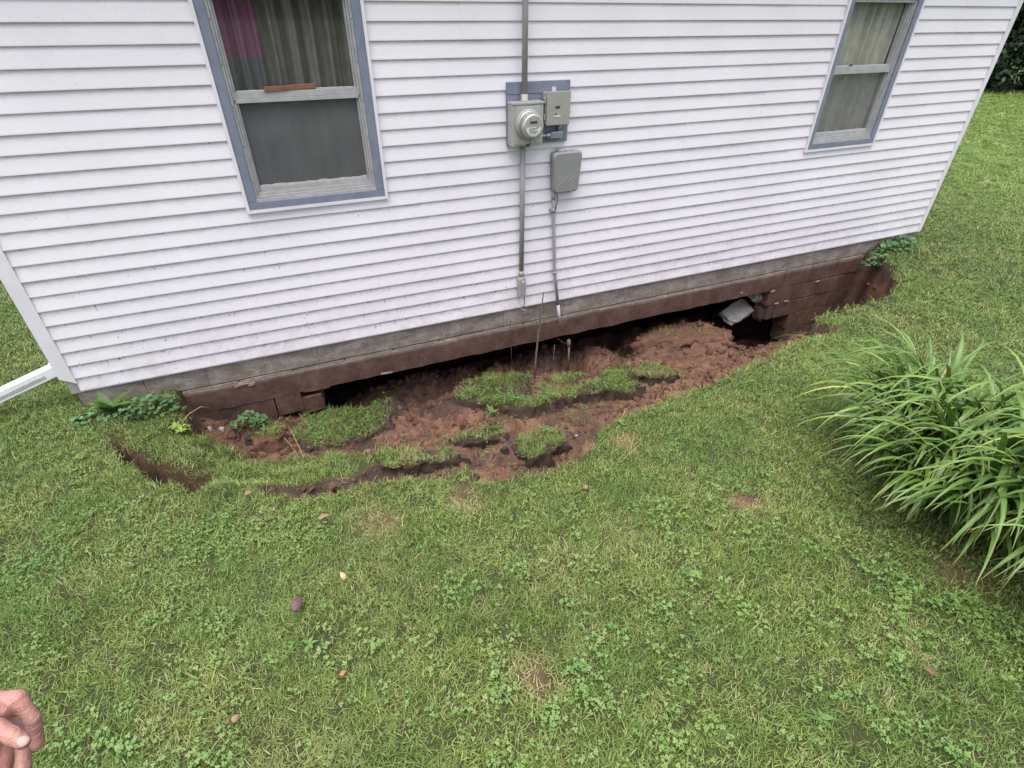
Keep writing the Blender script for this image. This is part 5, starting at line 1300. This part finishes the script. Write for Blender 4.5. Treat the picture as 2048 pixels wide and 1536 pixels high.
elbow = (np.array([-.63, -3.62, 1.72]), .050); shoulder = (np.array([-.90, -3.73, 1.66]), .065)
hand.append([wrist, (wrist[0]*.45+elbow[0]*.55, .046), elbow])
def knuckled(ch):
    out = []
    for i, (p, r0) in enumerate(ch):
        j = 1.07 if 1 < i < len(ch)-1 else 1.0
        out.append((np.asarray(p), r0*j))
        if 1 <= i < len(ch)-1:
            q, r1 = ch[i+1]
            for t, f in ((.14, .985), (.24, 1.03), (.5, .95), (.8, .985)): out.append((np.asarray(p)*(1-t)+np.asarray(q)*t, (r0*(1-t)+r1*t)*f))
    return out
hand = [knuckled(c) if k < 5 else c for k, c in enumerate(hand)]
fine = fuse(hand, .0018, 2)
G0 = float(height(-.95, -3.92)[0])
body = [[elbow, shoulder], [shoulder, (np.array([-.90, -4.13, 1.66]), .065), (np.array([-.84, -4.20, 1.38]), .048), (np.array([-.70, -4.18, 1.16]), .036)],
        [(np.array([-.92, -3.93, 1.60]), .13), (np.array([-.94, -3.93, 1.30]), .135), (np.array([-.95, -3.93, 1.12]), .135)], [(np.array([-.92, -3.93, 1.66]), .06), (np.array([-.90, -3.93, 1.78]), .055)],
        [(np.array([-.895, -3.93, 1.86]), .085), (np.array([-.905, -3.93, 1.92]), .092)], [(np.array([-.82, -3.93, 1.84]), .03), (np.array([-.795, -3.93, 1.855]), .014)], [(np.array([-.84, -3.93, 1.80]), .045), (np.array([-.88, -3.93, 1.82]), .06)],
        [(np.array([-.90, -3.835, 1.865]), .02), (np.array([-.905, -3.832, 1.89]), .022)], [(np.array([-.90, -4.025, 1.865]), .02), (np.array([-.905, -4.028, 1.89]), .022)]]
for yy in (-3.84, -4.02): body.append([(np.array([-.95, yy, 1.10]), .09), (np.array([-.93, yy, .72]), .06), (np.array([-.96, yy, G0+.08]), .042), (np.array([-.82, yy, G0+.04]), .035)])
wr2 = (np.array([-.655, -4.165, 1.10]), .030); pm2 = np.array([-.615, -4.155, 1.02])
rest = [[(np.array([-.70, -4.18, 1.16]), .036), wr2, (pm2, .030)]]
for q in range(4):
    k_ = pm2 + np.array([.030-.020*q, -.006, -.010]); L_ = (.082, .092, .086, .066)[q]
    rest.append([(pm2, .026), (k_, .0135), (k_ + np.array([.012, .010, -L_*.5]), .0095), (k_ + np.array([.012, .030, -L_]), .0080)])
rest.append([(pm2 + np.array([-.005, .0, .03]), .020), (pm2 + np.array([.030, .030, .0]), .013), (pm2 + np.array([.045, .042, -.045]), .0095)])
body.append([(np.array([-.822, -3.95, 1.812]), .011), (np.array([-.822, -3.91, 1.812]), .011)])
coarse = fuse(body, .012, 3); fine2 = fuse(rest, .0035, 2)
person = empty('person', (-.95, -3.93, G0)); tag(person, 'person just outside the left edge, only a curled hand with thumb in view', 'person')
bm = bmesh.new(); bm.from_mesh(fine); bm.from_mesh(fine2); bm.from_mesh(coarse)
o = bm_obj('body', bm, M['skin'], person, True); o.matrix_parent_inverse = Matrix.Translation(-Vector(person.location))
def cloth(nm, ch, mat, vox=.012):
    me_ = fuse(ch, vox, 3); me_.materials.clear(); me_.materials.append(M[mat]); o = link(nm, me_, person); o.matrix_parent_inverse = Matrix.Translation(-Vector(person.location)); return o
g = .018
cloth('shirt', [[(shoulder[0]*.55+elbow[0]*.45, .068), (shoulder[0], .08), (np.array([-.90, -4.13, 1.66]), .08), (np.array([-.86, -4.18, 1.45]), .066)], [(np.array([-.92, -3.93, 1.60]), .15), (np.array([-.94, -3.93, 1.30]), .155), (np.array([-.95, -3.93, 1.10]), .158)]], 'shirt')
cloth('trousers', [[(np.array([-.95, -3.93, 1.10]), .15), (np.array([-.95, yy, 1.05]), .115), (np.array([-.93, yy, .72]), .082), (np.array([-.96, yy, G0+.10]), .066)] for yy in (-3.84, -4.02)], 'jeans')
cloth('shoes', [[(np.array([-.98, yy, G0+.05]), .052), (np.array([-.80, yy, G0+.04]), .045)] for yy in (-3.84, -4.02)], 'shoe')
cloth('hair', [[(np.array([-.925, -3.93, 1.93]), .092), (np.array([-.945, -3.93, 1.87]), .080)]], 'hair', .008)
for yy in (-3.965, -3.895):
    bm = bmesh.new(); bmesh.ops.create_uvsphere(bm, u_segments=12, v_segments=8, radius=.0115, matrix=Matrix.Translation((-.826, yy, 1.880))); bmesh.ops.create_uvsphere(bm, u_segments=8, v_segments=6, radius=.0058, matrix=Matrix.Translation((-.8195, yy, 1.880))); o = bm_obj('eye', bm, M['eye'], person, True); o.matrix_parent_inverse = Matrix.Translation(-Vector(person.location))
# thumb nail, lying on the thumb tip towards the viewer
tp = at_d(46.5, 1482, .5238); back = at_d(26, 1470, .5238); dirv = Vector(tp-back).normalized(); nrm = Vector(CAM-tp).normalized(); sid = dirv.cross(nrm).normalized(); nrm = sid.cross(dirv).normalized()
bm = bmesh.new(); g_ = []
for a in np.linspace(-1, 1, 7):
    row = []
    for b in np.linspace(-1, 1, 7):
        k = 1-.18*abs(b)**3
        row.append(bm.verts.new(Vector(tp) + sid*a*.0050*k + dirv*b*.0050*(1-.30*a*a) + nrm*(-.0022*a*a - .0018*max(0, b)**2 + .0004)))
    g_.append(row)
for a in range(6):
    for b in range(6): bm.faces.new((g_[a][b], g_[a+1][b], g_[a+1][b+1], g_[a][b+1]))
o = bm_obj('thumb_nail', bm, M['nail'], person, True); o.matrix_parent_inverse = Matrix.Translation(-Vector(person.location)); md = o.modifiers.new('t', 'SOLIDIFY'); md.thickness = .0008
